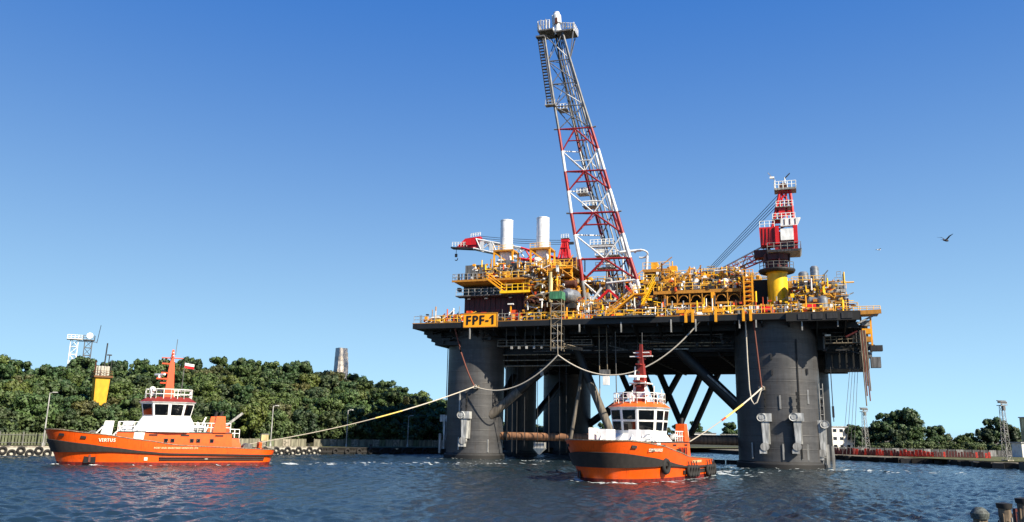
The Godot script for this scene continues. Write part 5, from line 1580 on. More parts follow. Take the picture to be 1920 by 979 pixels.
func fairlead(a: float, z: float, y: float, flip: float) -> void:
	var g := group_of("fairlead", rig, Vector3(a, y, z), "grey chain fairlead on the face of the column")
	g.scale = Vector3(1.2, 1.12, 1.35)
	box("swivel_top", Vector3(0.3 * flip, 0.9, 0.55), Vector3(1.0, 1.0, 0.9), "fitting_grey", g)
	box("cheek_plate", Vector3(-0.35 * flip, 0.75, 0.7), Vector3(0.9, 0.35, 0.8), "pale_grey", g)
	put("sheave", lathe([Vector2(0, -0.2), Vector2(0.3, -0.2), Vector2(0.3, -0.08), Vector2(0.5, -0.2), Vector2(0.52, 0), Vector2(0.5, 0.2), Vector2(0.3, 0.08), Vector2(0.3, 0.2), Vector2(0, 0.2)], 18), "fitting_grey", g, Transform3D(Basis(Vector3.RIGHT, PI / 2), Vector3(-0.35 * flip, 0.9, 1.0)))
	put("arm", loft(ring4(-0.25, 0.35, 0.1, 0.9, -2.4), ring4(-0.4, 0.5, 0.1, 0.9, 0.5)), "fitting_grey", g)
	put("lower_sheave", lathe([Vector2(0, -0.22), Vector2(0.5, -0.22), Vector2(0.4, 0), Vector2(0.5, 0.22), Vector2(0, 0.22)], 16), "pale_grey", g, Transform3D(Basis(Vector3.RIGHT, PI / 2), Vector3(-0.1, -2.7, 0.7)))
	box("base_plate", Vector3(0.1, -0.6, 0.05), Vector3(0.9, 3.6, 0.2), "pale_grey", g)
	box("foot", Vector3(-0.3, -3.3, 0.5), Vector3(0.8, 0.5, 0.7), "fitting_grey", g)
	for k in 6:
		box("chain_link", Vector3(0.15, 1.7 + k * 0.42, 0.5), Vector3(0.28 if k % 2 else 0.1, 0.44, 0.1 if k % 2 else 0.28), "near_black", g)

func make_hull_fittings() -> void:
	fairlead(0.4, 4.75, 5.9, 1)
	fairlead(-4.6, 0.6, 5.4, -1)
	fairlead(46.6, 5.75, 6.0, 1)
	fairlead(50.9, 5.4, 6.1, 1)
	fairlead(54.2, 1.4, 5.2, -1)
	for p in [[-0.9, 4.7, 9.2, 3.4], [3.6, 3.2, 2.1, 2.0], [48.8, 6.0, 9.2, 1.9], [52.6, 4.3, 10.0, 2.0], [-0.9, 4.7, 2.4, 2.0], [48.9, 6.0, 2.3, 2.2], [52.2, 4.6, 2.3, 2.2], [44.7, 4.8, 2.4, 2.2]]:
		box("depth_mark", Vector3(p[0], p[2], p[1] + 0.03), Vector3(0.22, p[3], 0.12), "pale_grey", rig, -0.1)
	for p in [[47.9, 6.05, 13.4], [47.9, 6.05, 15.6], [52.7, 4.3, 13.6]]:
		box("pad_eye", Vector3(p[0], p[2], p[1]), Vector3(0.24, 0.8, 0.3), "dark_grey", rig)
	tube("pipe", Vector3(51.4, 1.4, 5.3), Vector3(51.4, 18.2, 5.3), 0.07, "near_black", rig)
	tube("pipe", Vector3(-4.5, 1.0, 2.0), Vector3(-4.5, 20.5, 2.0), 0.07, "dark_grey", rig)
	for k in 9:
		box("ladder_rung", Vector3(54.4, 1.6 + k * 1.2, 2.1), Vector3(0.5, 0.12, 0.3), "pale_grey", rig)
	for x in [54.15, 54.65]:
		tube("ladder_rail", Vector3(x, 0.6, 2.2), Vector3(x, 12.0, 2.2), 0.06, "pale_grey", rig)
	for p in [[-5.3, 1.9, 2.2], [54.9, 1.4, 2.0], [55.6, 1.2, 0.6]]:
		box("fender_post", Vector3(p[0], p[1] + 0.4, p[2]), Vector3(0.35, 3.2, 0.4), "pale_grey", rig)
	# padeyes that the towing gear is shackled to
	for p in [[1.9, 11.4, 4.5], [46.4, 11.1, 5.7]]:
		box("tow_bracket", Vector3(p[0], p[1], p[2] + 0.2), Vector3(0.9, 0.5, 0.7), "bronze", rig)
		put("shackle", torus(0.3, 0.09, 14, 6), "pale_grey", rig, Transform3D(Basis(Vector3.RIGHT, PI / 2), Vector3(p[0], p[1], p[2] + 0.75)))

# ---------------------------------------------------------------- tugs (x ahead, z to starboard)
const TUG_TOP := [[0.0, 1.75], [0.25, 2.0], [0.45, 2.2], [0.6, 2.75], [0.8, 3.4], [0.95, 3.8], [1.0, 3.78]]
const TUG_BELT := [[0.0, 1.2], [0.5, 1.36], [0.6, 1.58], [0.75, 2.0], [0.85, 2.32], [1.0, 2.75]]
const TUG_UNDER := [[0.0, 1.0], [0.5, 1.16], [0.6, 1.3], [0.75, 1.46], [0.85, 1.42], [1.0, 1.33]]

func curve_at(c: Array, u: float) -> float:
	for i in c.size() - 1:
		if u <= c[i + 1][0]:
			return lerpf(c[i][1], c[i + 1][1], smoothstep(c[i][0], c[i + 1][0], u) * 0.4 + 0.6 * (u - c[i][0]) / (c[i + 1][0] - c[i][0]))
	return c[-1][1]

func tug_plan(s: float, half: float) -> Vector2: # s from 0 at the bow to 1 at the stern
	if s < 0.5:
		var t := s / 0.5 * PI * 0.5
		return Vector2(13.0 - 7.0 * (1.0 - pow(cos(t), 0.9)), half * pow(sin(t), 0.82))
	if s < 0.82:
		var t := (s - 0.5) / 0.32
		return Vector2(6.0 - 15.0 * t, half * (1.0 - 0.06 * t * t))
	var t := (s - 0.82) / 0.18 * PI * 0.5
	return Vector2(-9.0 - 3.0 * pow(maxf(sin(t), 0.0), 0.75), half * 0.94 * pow(maxf(cos(t), 0.0), 0.55))

func tug_point(s: float, side: float, level, half: float, out := 0.0, lift := 0.0) -> Vector3:
	var p := tug_plan(s, half)
	var u := (p.x + 12.0) / 25.0
	var top := curve_at(TUG_TOP, u)
	var y: float = level if level is float else {"top": top, "belt": curve_at(TUG_BELT, u), "under": curve_at(TUG_UNDER, u), "deck": top - 0.95}[level]
	y += lift
	var k := clampf(1.0 - (y + 1.0) / (top + 1.0), 0.0, 1.0)
	var bow := smoothstep(-1.0, 13.0, p.x)
	var x := p.x - 2.1 * k * bow + 0.9 * k * smoothstep(-8.0, -12.0, p.x)
	var z := p.y * (1.0 - 0.24 * k * bow - 0.05 * k)
	if out != 0.0:
		var q0 := tug_plan(maxf(s - 0.01, 0.0), half)
		var q1 := tug_plan(minf(s + 0.01, 1.0), half)
		var d := (q1 - q0).normalized()
		x += -d.y * -out if s > 0.004 else out
		z += -d.x * out
	return Vector3(x, y, z * side)

func tug_ring(level, half: float, out := 0.0, lift := 0.0) -> Array:
	var r := []
	for i in 49:
		r.append(tug_point(i / 48.0, 1.0, level, half, out, lift))
	for i in range(47, 0, -1):
		r.append(tug_point(i / 48.0, -1.0, level, half, out, lift))
	return r

func skin(called: String, rings: Array, m, parent: Node) -> MeshInstance3D:
	var st := st_new()
	for k in rings.size() - 1:
		st.set_smooth_group(k + 1)
		var a: Array = rings[k]
		var b: Array = rings[k + 1]
		for i in a.size():
			var j := (i + 1) % a.size()
			var c: Vector3 = (a[i] + a[j]) * 0.5
			var n: Vector3 = (b[i] - a[i]).cross(a[j] - a[i])
			if n.dot(Vector3(c.x * 0.3, 0, c.z)) < 0.0 and absf(n.normalized().y) < 0.9:
				n = -n
			elif absf(n.normalized().y) >= 0.9 and n.y < 0.0:
				n = -n
			quad(st, a[i], b[i], b[j], a[j], n)
	return put(called, done(st), m, parent)

func side_text(parent: Node, text: String, size: float, x: float, y: float, half: float, m) -> void:
	# lettering laid along the port side, reading from bow to stern
	var best := 0.5
	for i in 400:
		if absf(tug_point(i / 400.0, -1.0, y, half).x - x) < absf(tug_point(best, -1.0, y, half).x - x):
			best = i / 400.0
	var a := tug_point(best - 0.02, -1.0, y, half)
	var b := tug_point(best + 0.02, -1.0, y, half)
	var c := tug_point(best, -1.0, y, half)
	var up := (tug_point(best, -1.0, y + 0.3, half) - c).normalized()
	var right := (b - a).normalized()
	var out := right.cross(up).normalized()
	put("lettering", letters(text, size, 0.03, 700), m, parent, Transform3D(Basis(right, out.cross(right).normalized(), out), c + out * 0.07))

func wheelhouse(parent: Node, at: Vector3, two_rows: bool, roof_m) -> void:
	var plan := [Vector2(3.15, -0.8), Vector2(2.1, -2.3), Vector2(0.4, -2.5), Vector2(-1.1, -2.45), Vector2(-2.1, -1.5), Vector2(-2.1, 1.5), Vector2(-1.1, 2.45), Vector2(0.4, 2.5), Vector2(2.1, 2.3), Vector2(3.15, 0.8)]
	var ring := func(y: float, k: float) -> Array:
		var r := []
		for p in plan:
			r.append(at + Vector3((p.x - 0.4) * k + 0.4, y, p.y * k))
		return r
	var sill := 0.75 if two_rows else 1.75
	put("superstructure", loft(ring.call(0.0, 1.2 if two_rows else 1.34), ring.call(sill, 0.98)), "white_paint", parent)
	var wh := put("wheelhouse", loft(ring.call(sill, 0.98), ring.call(3.3, 1.1)), "white_paint", parent)
	var rows := [[0.14, 0.48], [0.56, 0.93]] if two_rows else [[0.1, 0.9]]
	var lo: Array = ring.call(sill, 0.98)
	var hi: Array = ring.call(3.3, 1.1)
	for i in plan.size():
		var j := (i + 1) % plan.size()
		var n: Vector3 = (lo[j] - lo[i]).cross(hi[i] - lo[i]).normalized()
		if n.dot((lo[i] + lo[j]) * 0.5 - at - Vector3(0.4, 0, 0)) < 0.0:
			n = -n
		for r in rows:
			var q := []
			for c in [[0.1, r[0]], [0.9, r[0]], [0.9, r[1]], [0.1, r[1]]]:
				q.append(lo[i].lerp(lo[j], c[0]).lerp(hi[i].lerp(hi[j], c[0]), c[1]))
			var st := st_new()
			st.set_smooth_group(-1)
			var o := n * 0.03
			quad(st, q[0] + o, q[1] + o, q[2] + o, q[3] + o, n)
			for e in 4:
				var f := (e + 1) % 4
				quad(st, q[e] + o, q[f] + o, q[f] - o, q[e] - o, (q[e] + q[f]) * 0.5 - (q[0] + q[2]) * 0.5)
			put("window", done(st), "window_glass", wh)
	put("roof_edge", loft(ring.call(3.3, 1.13), ring.call(3.45, 1.18)), "white_paint", parent)
	put("wheelhouse_roof", loft(ring.call(3.45, 1.16), ring.call(4.0, 0.86)), roof_m, parent)
	var rail := []
	for p in plan:
		rail.append(at + Vector3((p.x - 0.4) * 0.95 + 0.4, 3.75, p.y * 0.95))
	rail.append(rail[0])
	railing(rail, "rail_white", parent, 1.15, 0.9, 0.045, "roof_railing")

func make_tug(label: String, at: Vector3, turn: float, half: float, bow_red: bool) -> Node3D:
	var t := thing("tug_boat", label, "tugboat", at, turn, "orange harbour tugs")
	skin("boot_band", [tug_ring(-1.2, half), tug_ring(0.34, half)], "boot_red", t)
	skin("hull", [tug_ring(0.34, half), tug_ring("under", half, 0.0, -0.25), tug_ring("under", half)], "hull_orange", t)
	skin("fender_belt", [tug_ring("under", half), tug_ring("under", half, 0.2, 0.03), tug_ring("belt", half, 0.2, -0.03), tug_ring("belt", half)], "rubber", t)
	skin("bulwark", [tug_ring("belt", half), tug_ring("top", half)], "hull_orange", t)
	skin("cap_rail", [tug_ring("top", half, 0.06), tug_ring("top", half, 0.06, 0.09), tug_ring("top", half, -0.16, 0.09)], "bronze", t)
	skin("bulwark_lining", [tug_ring("deck", half, -0.14), tug_ring("top", half, -0.14)], "house_orange", t)
	var st := st_new()
	st.set_smooth_group(1)
	for i in 48:
		quad(st, tug_point(i / 48.0, 1, "deck", half), tug_point((i + 1) / 48.0, 1, "deck", half), tug_point((i + 1) / 48.0, -1, "deck", half), tug_point(i / 48.0, -1, "deck", half), Vector3.UP)
	put("deck", done(st), "deck_paint", t)
	# rub rails low on the after half
	for s in [-1.0, 1.0]:
		for y in [0.62, 0.84]:
			var pts := []
			for i in 15:
				pts.append(tug_point(0.6 + 0.27 * i / 14.0, s, y, half, 0.04))
			put("rub_rail", sweep(pts, 0.09, 6), "rubber", t)
	# deckhouse
	put("deckhouse", loft(ring4(-6.8, 6.2, -3.0, 3.0, 1.0), ring4(-6.6, 5.7, -2.9, 2.9, 3.65)), "house_orange", t)
	box("deckhouse_top", Vector3(-0.5, 3.68, 0), Vector3(12.3, 0.1, 6.0), "deck_paint", t)
	put("after_house", loft(ring4(-8.2, -6.5, -2.2, 2.2, 1.0), ring4(-7.6, -6.5, -2.0, 2.0, 3.0)), "house_orange", t)
	for s in [-1.0, 1.0]:
		put("white_flash", loft([Vector3(3.2, 1.3, s * 3.02), Vector3(4.1, 1.3, s * 3.02), Vector3(4.1, 1.3, s * 2.98), Vector3(3.2, 1.3, s * 2.98)], [Vector3(2.9, 3.64, s * 2.94), Vector3(4.0, 3.64, s * 2.94), Vector3(4.0, 3.64, s * 2.86), Vector3(2.9, 3.64, s * 2.86)]), "white_paint", t)
		for x in [5.2, 4.6, 0.6, -0.1, -2.2, -2.9, -4.4]:
			var w := box("porthole", Vector3(x, 2.75, s * 2.98), Vector3(0.42, 0.42, 0.1), "dark_grey", t)
			put("pane", unit_box, "window_glass", w, Transform3D(Basis.from_scale(Vector3(0.7, 0.7, 0.3)), Vector3(0, 0, 0.45 * s)))
		for x in [2.0, -1.4, -5.2]:
			box("vent", Vector3(x, 3.35, s * 2.94), Vector3(0.9, 0.16, 0.1), "near_black", t)
		put("funnel", loft(ring4(-5.9, -4.4, s * 2.5 - 0.6, s * 2.5 + 0.6, 3.7), ring4(-5.7, -4.7, s * 2.5 - 0.45, s * 2.5 + 0.45, 5.6)), "house_orange", t)
		tube("exhaust", Vector3(-5.2, 5.5, s * 2.5), Vector3(-5.4, 6.2, s * 2.5), 0.2, "near_black", t)
		railing([Vector3(5.6, 3.72, s * 2.85), Vector3(3.3, 3.72, s * 2.85)], "rail_white", t, 1.05, 0.7, 0.045)
		railing([Vector3(-2.0, 3.72, s * 2.85), Vector3(-6.4, 3.72, s * 2.85)], "rail_white", t, 1.05, 0.7, 0.045)
		railing([Vector3(-6.5, 3.1, s * 2.0), Vector3(-7.6, 3.1, s * 2.0)], "rail_white", t, 1.0, 0.6, 0.045)
		put("life_raft", lathe([Vector2(0, -0.6), Vector2(0.3, -0.55), Vector2(0.34, 0), Vector2(0.3, 0.55), Vector2(0, 0.6)], 12), "white_paint", t, Transform3D(Basis(Vector3.BACK, PI / 2), Vector3(-3.0, 4.2, s * 2.4)))
		# freeing ports and openings in the bulwark
		for f in [0.23, 0.36]:
			var p := tug_point(f, s, "top", half, 0.02, -0.5)
			var q := tug_point(f + 0.01, s, "top", half, 0.02, -0.5)
			put("fairlead_port", unit_box, "near_black", t, along(p - (q - p).normalized() * 0.28, p + (q - p).normalized() * 0.28, 0.12, 0.26))
		var af := 0.36 if not bow_red else 0.2
		if not bow_red or s > 0.0:
			var a := tug_point(af, s, 0.75, half, 0.0)
			var b := tug_point(af + 0.02, s, 0.75, half, 0.0)
			var d := (b - a).normalized()
			put("anchor_pocket", unit_box, "near_black", t, along(a - d * 0.6, a + d * 0.6, 0.1, 1.0))
			put("anchor", unit_box, "chain_rust", t, along(a - d * 0.1, a + d * 0.1, 0.3, 0.8))
		# bitts
		for x in [-9.6, 8.6]:
			for d in [-0.3, 0.3]:
				tube("bitt", Vector3(x + d, 1.0, s * 2.6), Vector3(x + d, 2.0 if x < 0 else 3.6, s * 2.6), 0.16, "dark_grey", t)
	# mooring winch and white gear on the fore deck
	for p in [[6.9, -1.6, 0.5], [4.9, -1.9, 0.35], [6.9, 1.6, 0.5], [4.9, 1.9, 0.35]]:
		put("white_hatch", loft(ring4(p[0] - 0.6, p[0] + 0.6, p[1] - 0.5, p[1] + 0.5, 3.0), ring4(p[0] - 0.75, p[0] + 0.15, p[1] - 0.45, p[1] + 0.45, 4.85)), "white_paint", t)
		tube("hatch_stay", Vector3(p[0] + 1.4, 2.9, p[1]), Vector3(p[0] - 0.1, 4.7, p[1]), 0.07, "rail_white", t)
	tube("winch_drum", Vector3(8.2, 3.2, -1.3), Vector3(8.2, 3.2, 1.3), 0.55, "mid_grey", t)
	box("winch_bed", Vector3(8.2, 2.6, 0), Vector3(1.8, 0.7, 3.2), "house_orange", t)
	# towing gear aft
	tube("tow_winch", Vector3(-8.9, 1.9, -0.9), Vector3(-8.9, 1.9, 0.9), 0.55, "mid_grey", t)
	box("winch_bed", Vector3(-8.9, 1.3, 0), Vector3(1.6, 0.6, 2.4), "near_black", t)
	beam("tow_post", Vector3(-10.4, 0.9, -0.7), Vector3(-10.4, 2.4, -0.7), 0.3, 0.3, "house_orange", t)
	beam("tow_post", Vector3(-10.4, 0.9, 0.7), Vector3(-10.4, 2.4, 0.7), 0.3, 0.3, "house_orange", t)
	beam("tow_bar", Vector3(-10.4, 2.45, -0.9), Vector3(-10.4, 2.45, 0.9), 0.3, 0.3, "house_orange", t)
	box("crane_base", Vector3(-6.3, 4.0, 0.6), Vector3(0.8, 0.9, 0.8), "mast_orange", t)
	beam("crane_arm", Vector3(-6.3, 4.5, 0.6), Vector3(-8.2, 6.1, 0.6), 0.28, 0.28, "pale_grey", t)
	beam("crane_arm", Vector3(-3.2, 3.7, 0.4), Vector3(-3.9, 5.5, 0.4), 0.16, 0.16, "rail_white", t)
	for k in 3:
		tube("monitor_pipe", Vector3(-2.7 - k * 0.6, 3.7, -0.6), Vector3(-2.9 - k * 0.6, 4.9 - k * 0.15, -0.6), 0.09, "rail_white", t)
	return t

func tug_mast(t: Node3D, x: float, m, top: float, wide: float) -> void:
	put("mast", loft(ring4(x - wide, x + wide, -wide, wide, 7.2), ring4(x - wide * 0.5, x + wide * 0.5, -wide * 0.5, wide * 0.5, 11.8)), m, t)
	put("topmast", loft(ring4(x - wide * 0.4, x + wide * 0.4, -wide * 0.4, wide * 0.4, 11.8), ring4(x - wide * 0.22, x + wide * 0.22, -wide * 0.22, wide * 0.22, top)), m, t)
	for y in [9.4, 10.6, 11.7]:
		box("mast_bracket", Vector3(x + 0.5, y, 0), Vector3(1.2, 0.14, 0.5), m, t)
		put("navigation_lamp", lathe([Vector2(0.12, 0), Vector2(0.14, 0.25), Vector2(0, 0.32)], 10), "near_black", t, Transform3D(Basis.IDENTITY, Vector3(x + 0.9, y + 0.07, 0)))
	for y in [12.6, 13.0]:
		tube("yard", Vector3(x, y, -1.3 + (y - 12.6)), Vector3(x, y, 1.3 - (y - 12.6)), 0.06, "rail_white", t)
	tube("yard", Vector3(x - 1.2, 12.4, 0), Vector3(x + 1.2, 12.4, 0), 0.06, m, t)
	box("radar_bracket", Vector3(x + 0.9, 9.9, 0), Vector3(1.3, 0.16, 0.8), m, t)
	box("radar", Vector3(x + 1.2, 10.4, 0), Vector3(0.24, 0.22, 1.9), "white_paint", t, 0.5)
	tube("radar_gearbox", Vector3(x + 1.2, 10.0, 0), Vector3(x + 1.2, 10.35, 0), 0.22, "white_paint", t)
	tube("whip_aerial", Vector3(x - 0.3, top - 0.6, 0), Vector3(x - 0.35, top + 1.3, 0), 0.035, "mid_grey", t)
	put("radome", lathe([Vector2(0.12, 0), Vector2(0.12, 0.5), Vector2(0.34, 0.6), Vector2(0.36, 0.85), Vector2(0.2, 1.05), Vector2(0, 1.1)], 12), "white_paint", t, Transform3D(Basis.IDENTITY, Vector3(x + 1.9, 7.8, -1.2)))
	for k in 2:
		put("searchlight", lathe([Vector2(0.0, 0), Vector2(0.28, 0.1), Vector2(0.3, 0.5), Vector2(0, 0.5)], 12), "white_paint", t, Transform3D(Basis(Vector3.BACK, -PI / 2), Vector3(x + 1.6, 8.4, -0.6 + k * 1.2)))

const TUG_A := Vector3(-40.3, 0, -97.5)
const TUG_B := Vector3(14.2, 0, -86.5)

func make_tugs() -> void:
	var t := make_tug("orange tug steaming left past the wooded quay, towing on a long line", TUG_A, deg_to_rad(207.0), 4.5, false)
	wheelhouse(t, Vector3(0.1, 3.7, 0), false, "mast_red")
	tug_mast(t, 0.6, "mast_orange", 13.4, 0.55)
	side_text(t, "VIRTUS", 0.36, 6.7, 2.75, 4.5, "lettering_white")
	side_text(t, "PORT AND MARITIME SERVICES LTD", 0.2, -0.4, 1.93, 4.5, "lettering_cream")
	tube("flag_staff", Vector3(-0.7, 7.4, -0.4), Vector3(-0.8, 12.0, -0.4), 0.045, "mid_grey", t)
	for k in 2:
		var st := st_new()
		st.set_smooth_group(1)
		for i in 6:
			var x0 := -0.8 - i * 0.18
			var x1 := x0 - 0.18
			var w := func(x: float) -> Vector3: return Vector3(x, 11.9 - k * 0.3 + 0.16 * (x + 0.8), -0.4 + 0.14 * sin(x * 4.0))
			quad(st, w.call(x0), w.call(x1), w.call(x1) - Vector3.UP * 0.3, w.call(x0) - Vector3.UP * 0.3, Vector3.FORWARD)
		put("flag_stripe", done(st), "flag_white" if k == 0 else "flag_red", t)
	for p in [[-3.4, 0.0], [-9.8, 0.0]]:
		box("side_mark", Vector3(p[0] + 6.0, 0.72, -4.33), Vector3(0.34, 0.34, 0.06), "lettering_white", t)
	# the second tug
	t = make_tug("orange tug heading towards the viewer below the platform, tyres along its side", TUG_B, deg_to_rad(240.0), 4.8, true)
	wheelhouse(t, Vector3(0.6, 3.7, 0), true, "roof_orange")
	tug_mast(t, 0.2, "mast_red", 13.9, 0.6)
	side_text(t, "CENTAURUS", 0.28, 8.6, 3.0, 4.8, "lettering_white")
	side_text(t, "PORT AND MARITIME", 0.24, -3.2, 1.72, 4.8, "lettering_cream")
	for s in [-0.9, 0.9]:
		beam("mast_stay", Vector3(0.9, 7.6, s * 1.1), Vector3(0.25, 9.9, s * 0.3), 0.3, 0.24, "white_paint", t)
	box("mast_platform", Vector3(0.4, 9.7, 0), Vector3(1.8, 0.12, 2.0), "rail_white", t)
	for s in [-1.0, 1.0]:
		box("mast_wing", Vector3(-0.4, 13.0, s * 0.5), Vector3(0.5, 0.5, 0.7), "mast_red", t)
	tube("mast_pole", Vector3(0.9, 7.8, 0.7), Vector3(0.7, 11.5, 0.5), 0.09, "rail_white", t)
	for k in 5:
		tube("pilot_lamp_post", Vector3(-0.6 - k * 0.2, 7.7, -1.9 + k * 0.9), Vector3(-0.6 - k * 0.2, 9.1 + (k % 2) * 0.4, -1.9 + k * 0.9), 0.06, "rail_white", t)
	for k in 4:
		railing([Vector3(9.4 - k * 1.3, 3.7, 2.0 + k * 0.35), Vector3(8.6 - k * 1.3, 3.7, 2.1 + k * 0.35)], "rail_white", t, 1.2, 0.4, 0.06)
	var tm := torus(0.44, 0.19, 18, 8)
	for p in [[0.47, 1.35, 1.25], [0.625, 0.75, 1.0], [0.645, 0.72, 1.0], [0.665, 0.7, 1.0], [0.685, 0.68, 1.0], [0.775, 0.62, 1.0], [0.797, 0.62, 1.0], [0.819, 0.62, 1.0], [0.855, 0.65, 1.0], [0.89, 0.65, 1.0], [0.94, 0.7, 1.0]]:
		var a := tug_point(p[0] - 0.01, -1.0, 0.9, 4.8)
		var b := tug_point(p[0] + 0.01, -1.0, 0.9, 4.8)
		var c := tug_point(p[0], -1.0, 0.9, 4.8, 0.3)
		c.y = p[1] + 0.1
		var d: Vector3 = (b - a).normalized()
		var out := d.cross(Vector3.UP).normalized()
		put("tyre_fender", tm, "tyre_rubber", t, Transform3D(Basis(d * p[2], out * p[2], d.cross(out) * p[2]), c))
		tube("fender_chain", c + Vector3.UP * 0.4, Vector3(c.x, 1.8, c.z) - out * 0.1, 0.05, "near_black", t)
	for x in [-2.8, -3.4, -4.0, -4.6, -5.2]:
		beam("house_louvre", Vector3(x, 1.9, -3.02), Vector3(x, 3.1, -2.97), 0.2, 0.1, "boot_red", t)

func on_tug(at: Vector3, turn: float, p: Vector3) -> Vector3:
	return Transform3D(Basis(Vector3.UP, deg_to_rad(turn)), at) * p

func rope(called: String, label: String, parts: Array, cat := "rope") -> void:
	var o := thing(called, label, cat)
	for p in parts:
		put(p[0], sweep(p[1], p[2], 7), p[3], o)

func make_ropes() -> void:
	var a := on_tug(TUG_A, 207.0, Vector3(-8.9, 2.3, 0))
	var b := on_rig(Vector3(1.9, 11.4, 5.6))
	var l := sagging(a, b, 0.9, 40)
	rope("tow_rope", "long pale tow rope with yellow middle, from left tug to left column", [["rope", l.slice(0, 21), 0.06, "rope_grey"], ["yellow_pennant", l.slice(20, 26), 0.1, "rope_yellow"], ["rope", l.slice(25, 41), 0.09, "rope_white"]])
	a = on_tug(TUG_B, 240.0, Vector3(-9.2, 2.5, 0))
	b = on_rig(Vector3(46.4, 11.1, 6.9))
	l = sagging(a, b, 0.5, 24)
	rope("tow_rope", "short tow rope with yellow end, from the front tug to the right column", [["rope", l.slice(0, 13), 0.07, "rope_grey"], ["splice", l.slice(12, 14), 0.13, "orange_kit"], ["yellow_pennant", l.slice(13, 19), 0.14, "rope_yellow"], ["rope", l.slice(18, 25), 0.11, "rope_white"]])
	var c := on_rig(Vector3(16.6, 16.1, 7.9))
	rope("hanging_rope", "white rope slung from the left column up to the foot of the scaffold", [["rope", sagging(on_rig(Vector3(1.9, 11.5, 5.6)), c, 2.5), 0.1, "rope_white"]])
	rope("hanging_rope", "white rope slung in a deep bight from scaffold to deck edge", [["rope", sagging(c, on_rig(Vector3(38.5, 21.3, 7.1)), 5.4, 36), 0.1, "rope_white"]])
	rope("hanging_rope", "thin pale line dropping from the scaffold to the knot of the two white ropes", [["rope", [on_rig(Vector3(16.5, 21.0, 7.9)), on_rig(Vector3(16.55, 18.5, 8.0)), c], 0.05, "rope_grey"]])
	rope("chain", "rust red chain hanging from the deck edge to the towing bracket of the left column", [["chain_run", sagging(on_rig(Vector3(-1.4, 21.2, 6.8)), on_rig(Vector3(1.9, 11.6, 5.6)), 0.9, 14), 0.12, "chain_rust"]], "chain")
	rope("chain", "brown chain hanging from the deck edge to the towing bracket of the right column", [["chain_run", sagging(on_rig(Vector3(45.7, 21.2, 6.9)), on_rig(Vector3(46.4, 11.2, 6.6)), 0.2, 14), 0.12, "chain_rust"]], "chain")
	var pts := [on_rig(Vector3(44.6, 21.4, 7.0)), on_rig(Vector3(44.65, 15.0, 7.0)), on_rig(Vector3(44.75, 11.0, 7.0)), on_rig(Vector3(44.95, 9.4, 7.0)), on_rig(Vector3(45.3, 8.8, 7.0)), on_rig(Vector3(45.7, 9.1, 7.0)), on_rig(Vector3(46.1, 10.2, 7.0)), on_rig(Vector3(46.4, 11.1, 6.9))]
	rope("hanging_rope", "white rope hanging in a loop from the deck edge beside the right column", [["rope", pts, 0.1, "rope_white"]])

# ---------------------------------------------------------------- trees
func crown_mesh(seed_: int, rad: float, h: float, cards: int, tone: Color, spread: float) -> ArrayMesh:
	var r := RandomNumberGenerator.new()
	r.seed = seed_
	var lobes := []
	for k in 44:
		var t := r.randf() * TAU
		var d := sqrt(r.randf()) * 0.84
		var y := r.randf_range(0.18, 0.86)
		var room := sqrt(maxf(0.1, 1.0 - pow(absf(y - 0.45) / 0.62, 2.0)))
		lobes.append([Vector3(cos(t) * d * rad * room, y * h, sin(t) * d * rad * room), rad * r.randf_range(0.14, 0.33), r.randf_range(0.82, 1.2), r.randf_range(-0.015, 0.02)])
	var st := st_new()
	for k in cards:
		var lb: Array = lobes[r.randi() % lobes.size()]
		var dir := Vector3(r.randfn(0, 1), r.randfn(0.25, 1), r.randfn(0, 1)).normalized()
		var p: Vector3 = lb[0] + dir * lb[1] * pow(r.randf(), 0.33) * r.randf_range(0.85, 1.2) * Vector3(1, 0.85, 1)
		var n := (dir + Vector3(r.randfn(0, spread), r.randfn(0.2, spread), r.randfn(0, spread))).normalized()
		var x := n.cross(Vector3(r.randfn(0, 1), r.randfn(0, 1), r.randfn(0, 1))).normalized()
		var y := n.cross(x)
		var s := r.randf_range(0.075, 0.18) * (rad / 3.0)
		var v: float = lb[2] * r.randf_range(0.72, 1.25)
		var c := Color(tone.r * v + lb[3] * 0.5, tone.g * v + lb[3] * 0.4, tone.b * v, 1)
		c.r = maxf(c.r, 0.004)
		st.set_color(c)
		var nn := (n * 0.6 + dir * 0.7).normalized()
		var q := [p - x * s - y * s * 0.6, p + x * s * 0.9 - y * s, p + x * s * 1.1 + y * s * 0.7, p - x * s * 0.7 + y * s]
		for i in [0, 2, 1, 0, 3, 2]:
			st.set_normal(nn)
			st.add_vertex(q[i])
	return st.commit()

func trunk_mesh(seed_: int, h: float, rad: float) -> ArrayMesh:
	var r := RandomNumberGenerator.new()
	r.seed = seed_
	var st := st_new()
	var base := Vector3(0, -0.4, 0)
	var top := Vector3(r.randf_range(-0.2, 0.2), h * 0.62, r.randf_range(-0.2, 0.2))
	st.append_from(cone(0.17, 0.08), 0, along(base, top, 1.0))
	for k in 5:
		var a := base.lerp(top, 0.5 + 0.1 * k)
		var t := TAU * k / 5.0 + r.randf()
		st.append_from(cone(0.07, 0.02), 0, along(a, a + Vector3(cos(t) * rad * 0.6, h * 0.22, sin(t) * rad * 0.6), 1.0))
	return st.commit()

func cone(r0: float, r1: float) -> CylinderMesh:
	var c := CylinderMesh.new()
	c.bottom_radius = r0
	c.top_radius = r1
	c.height = 1.0
	c.radial_segments = 7
	c.rings = 0
	return c

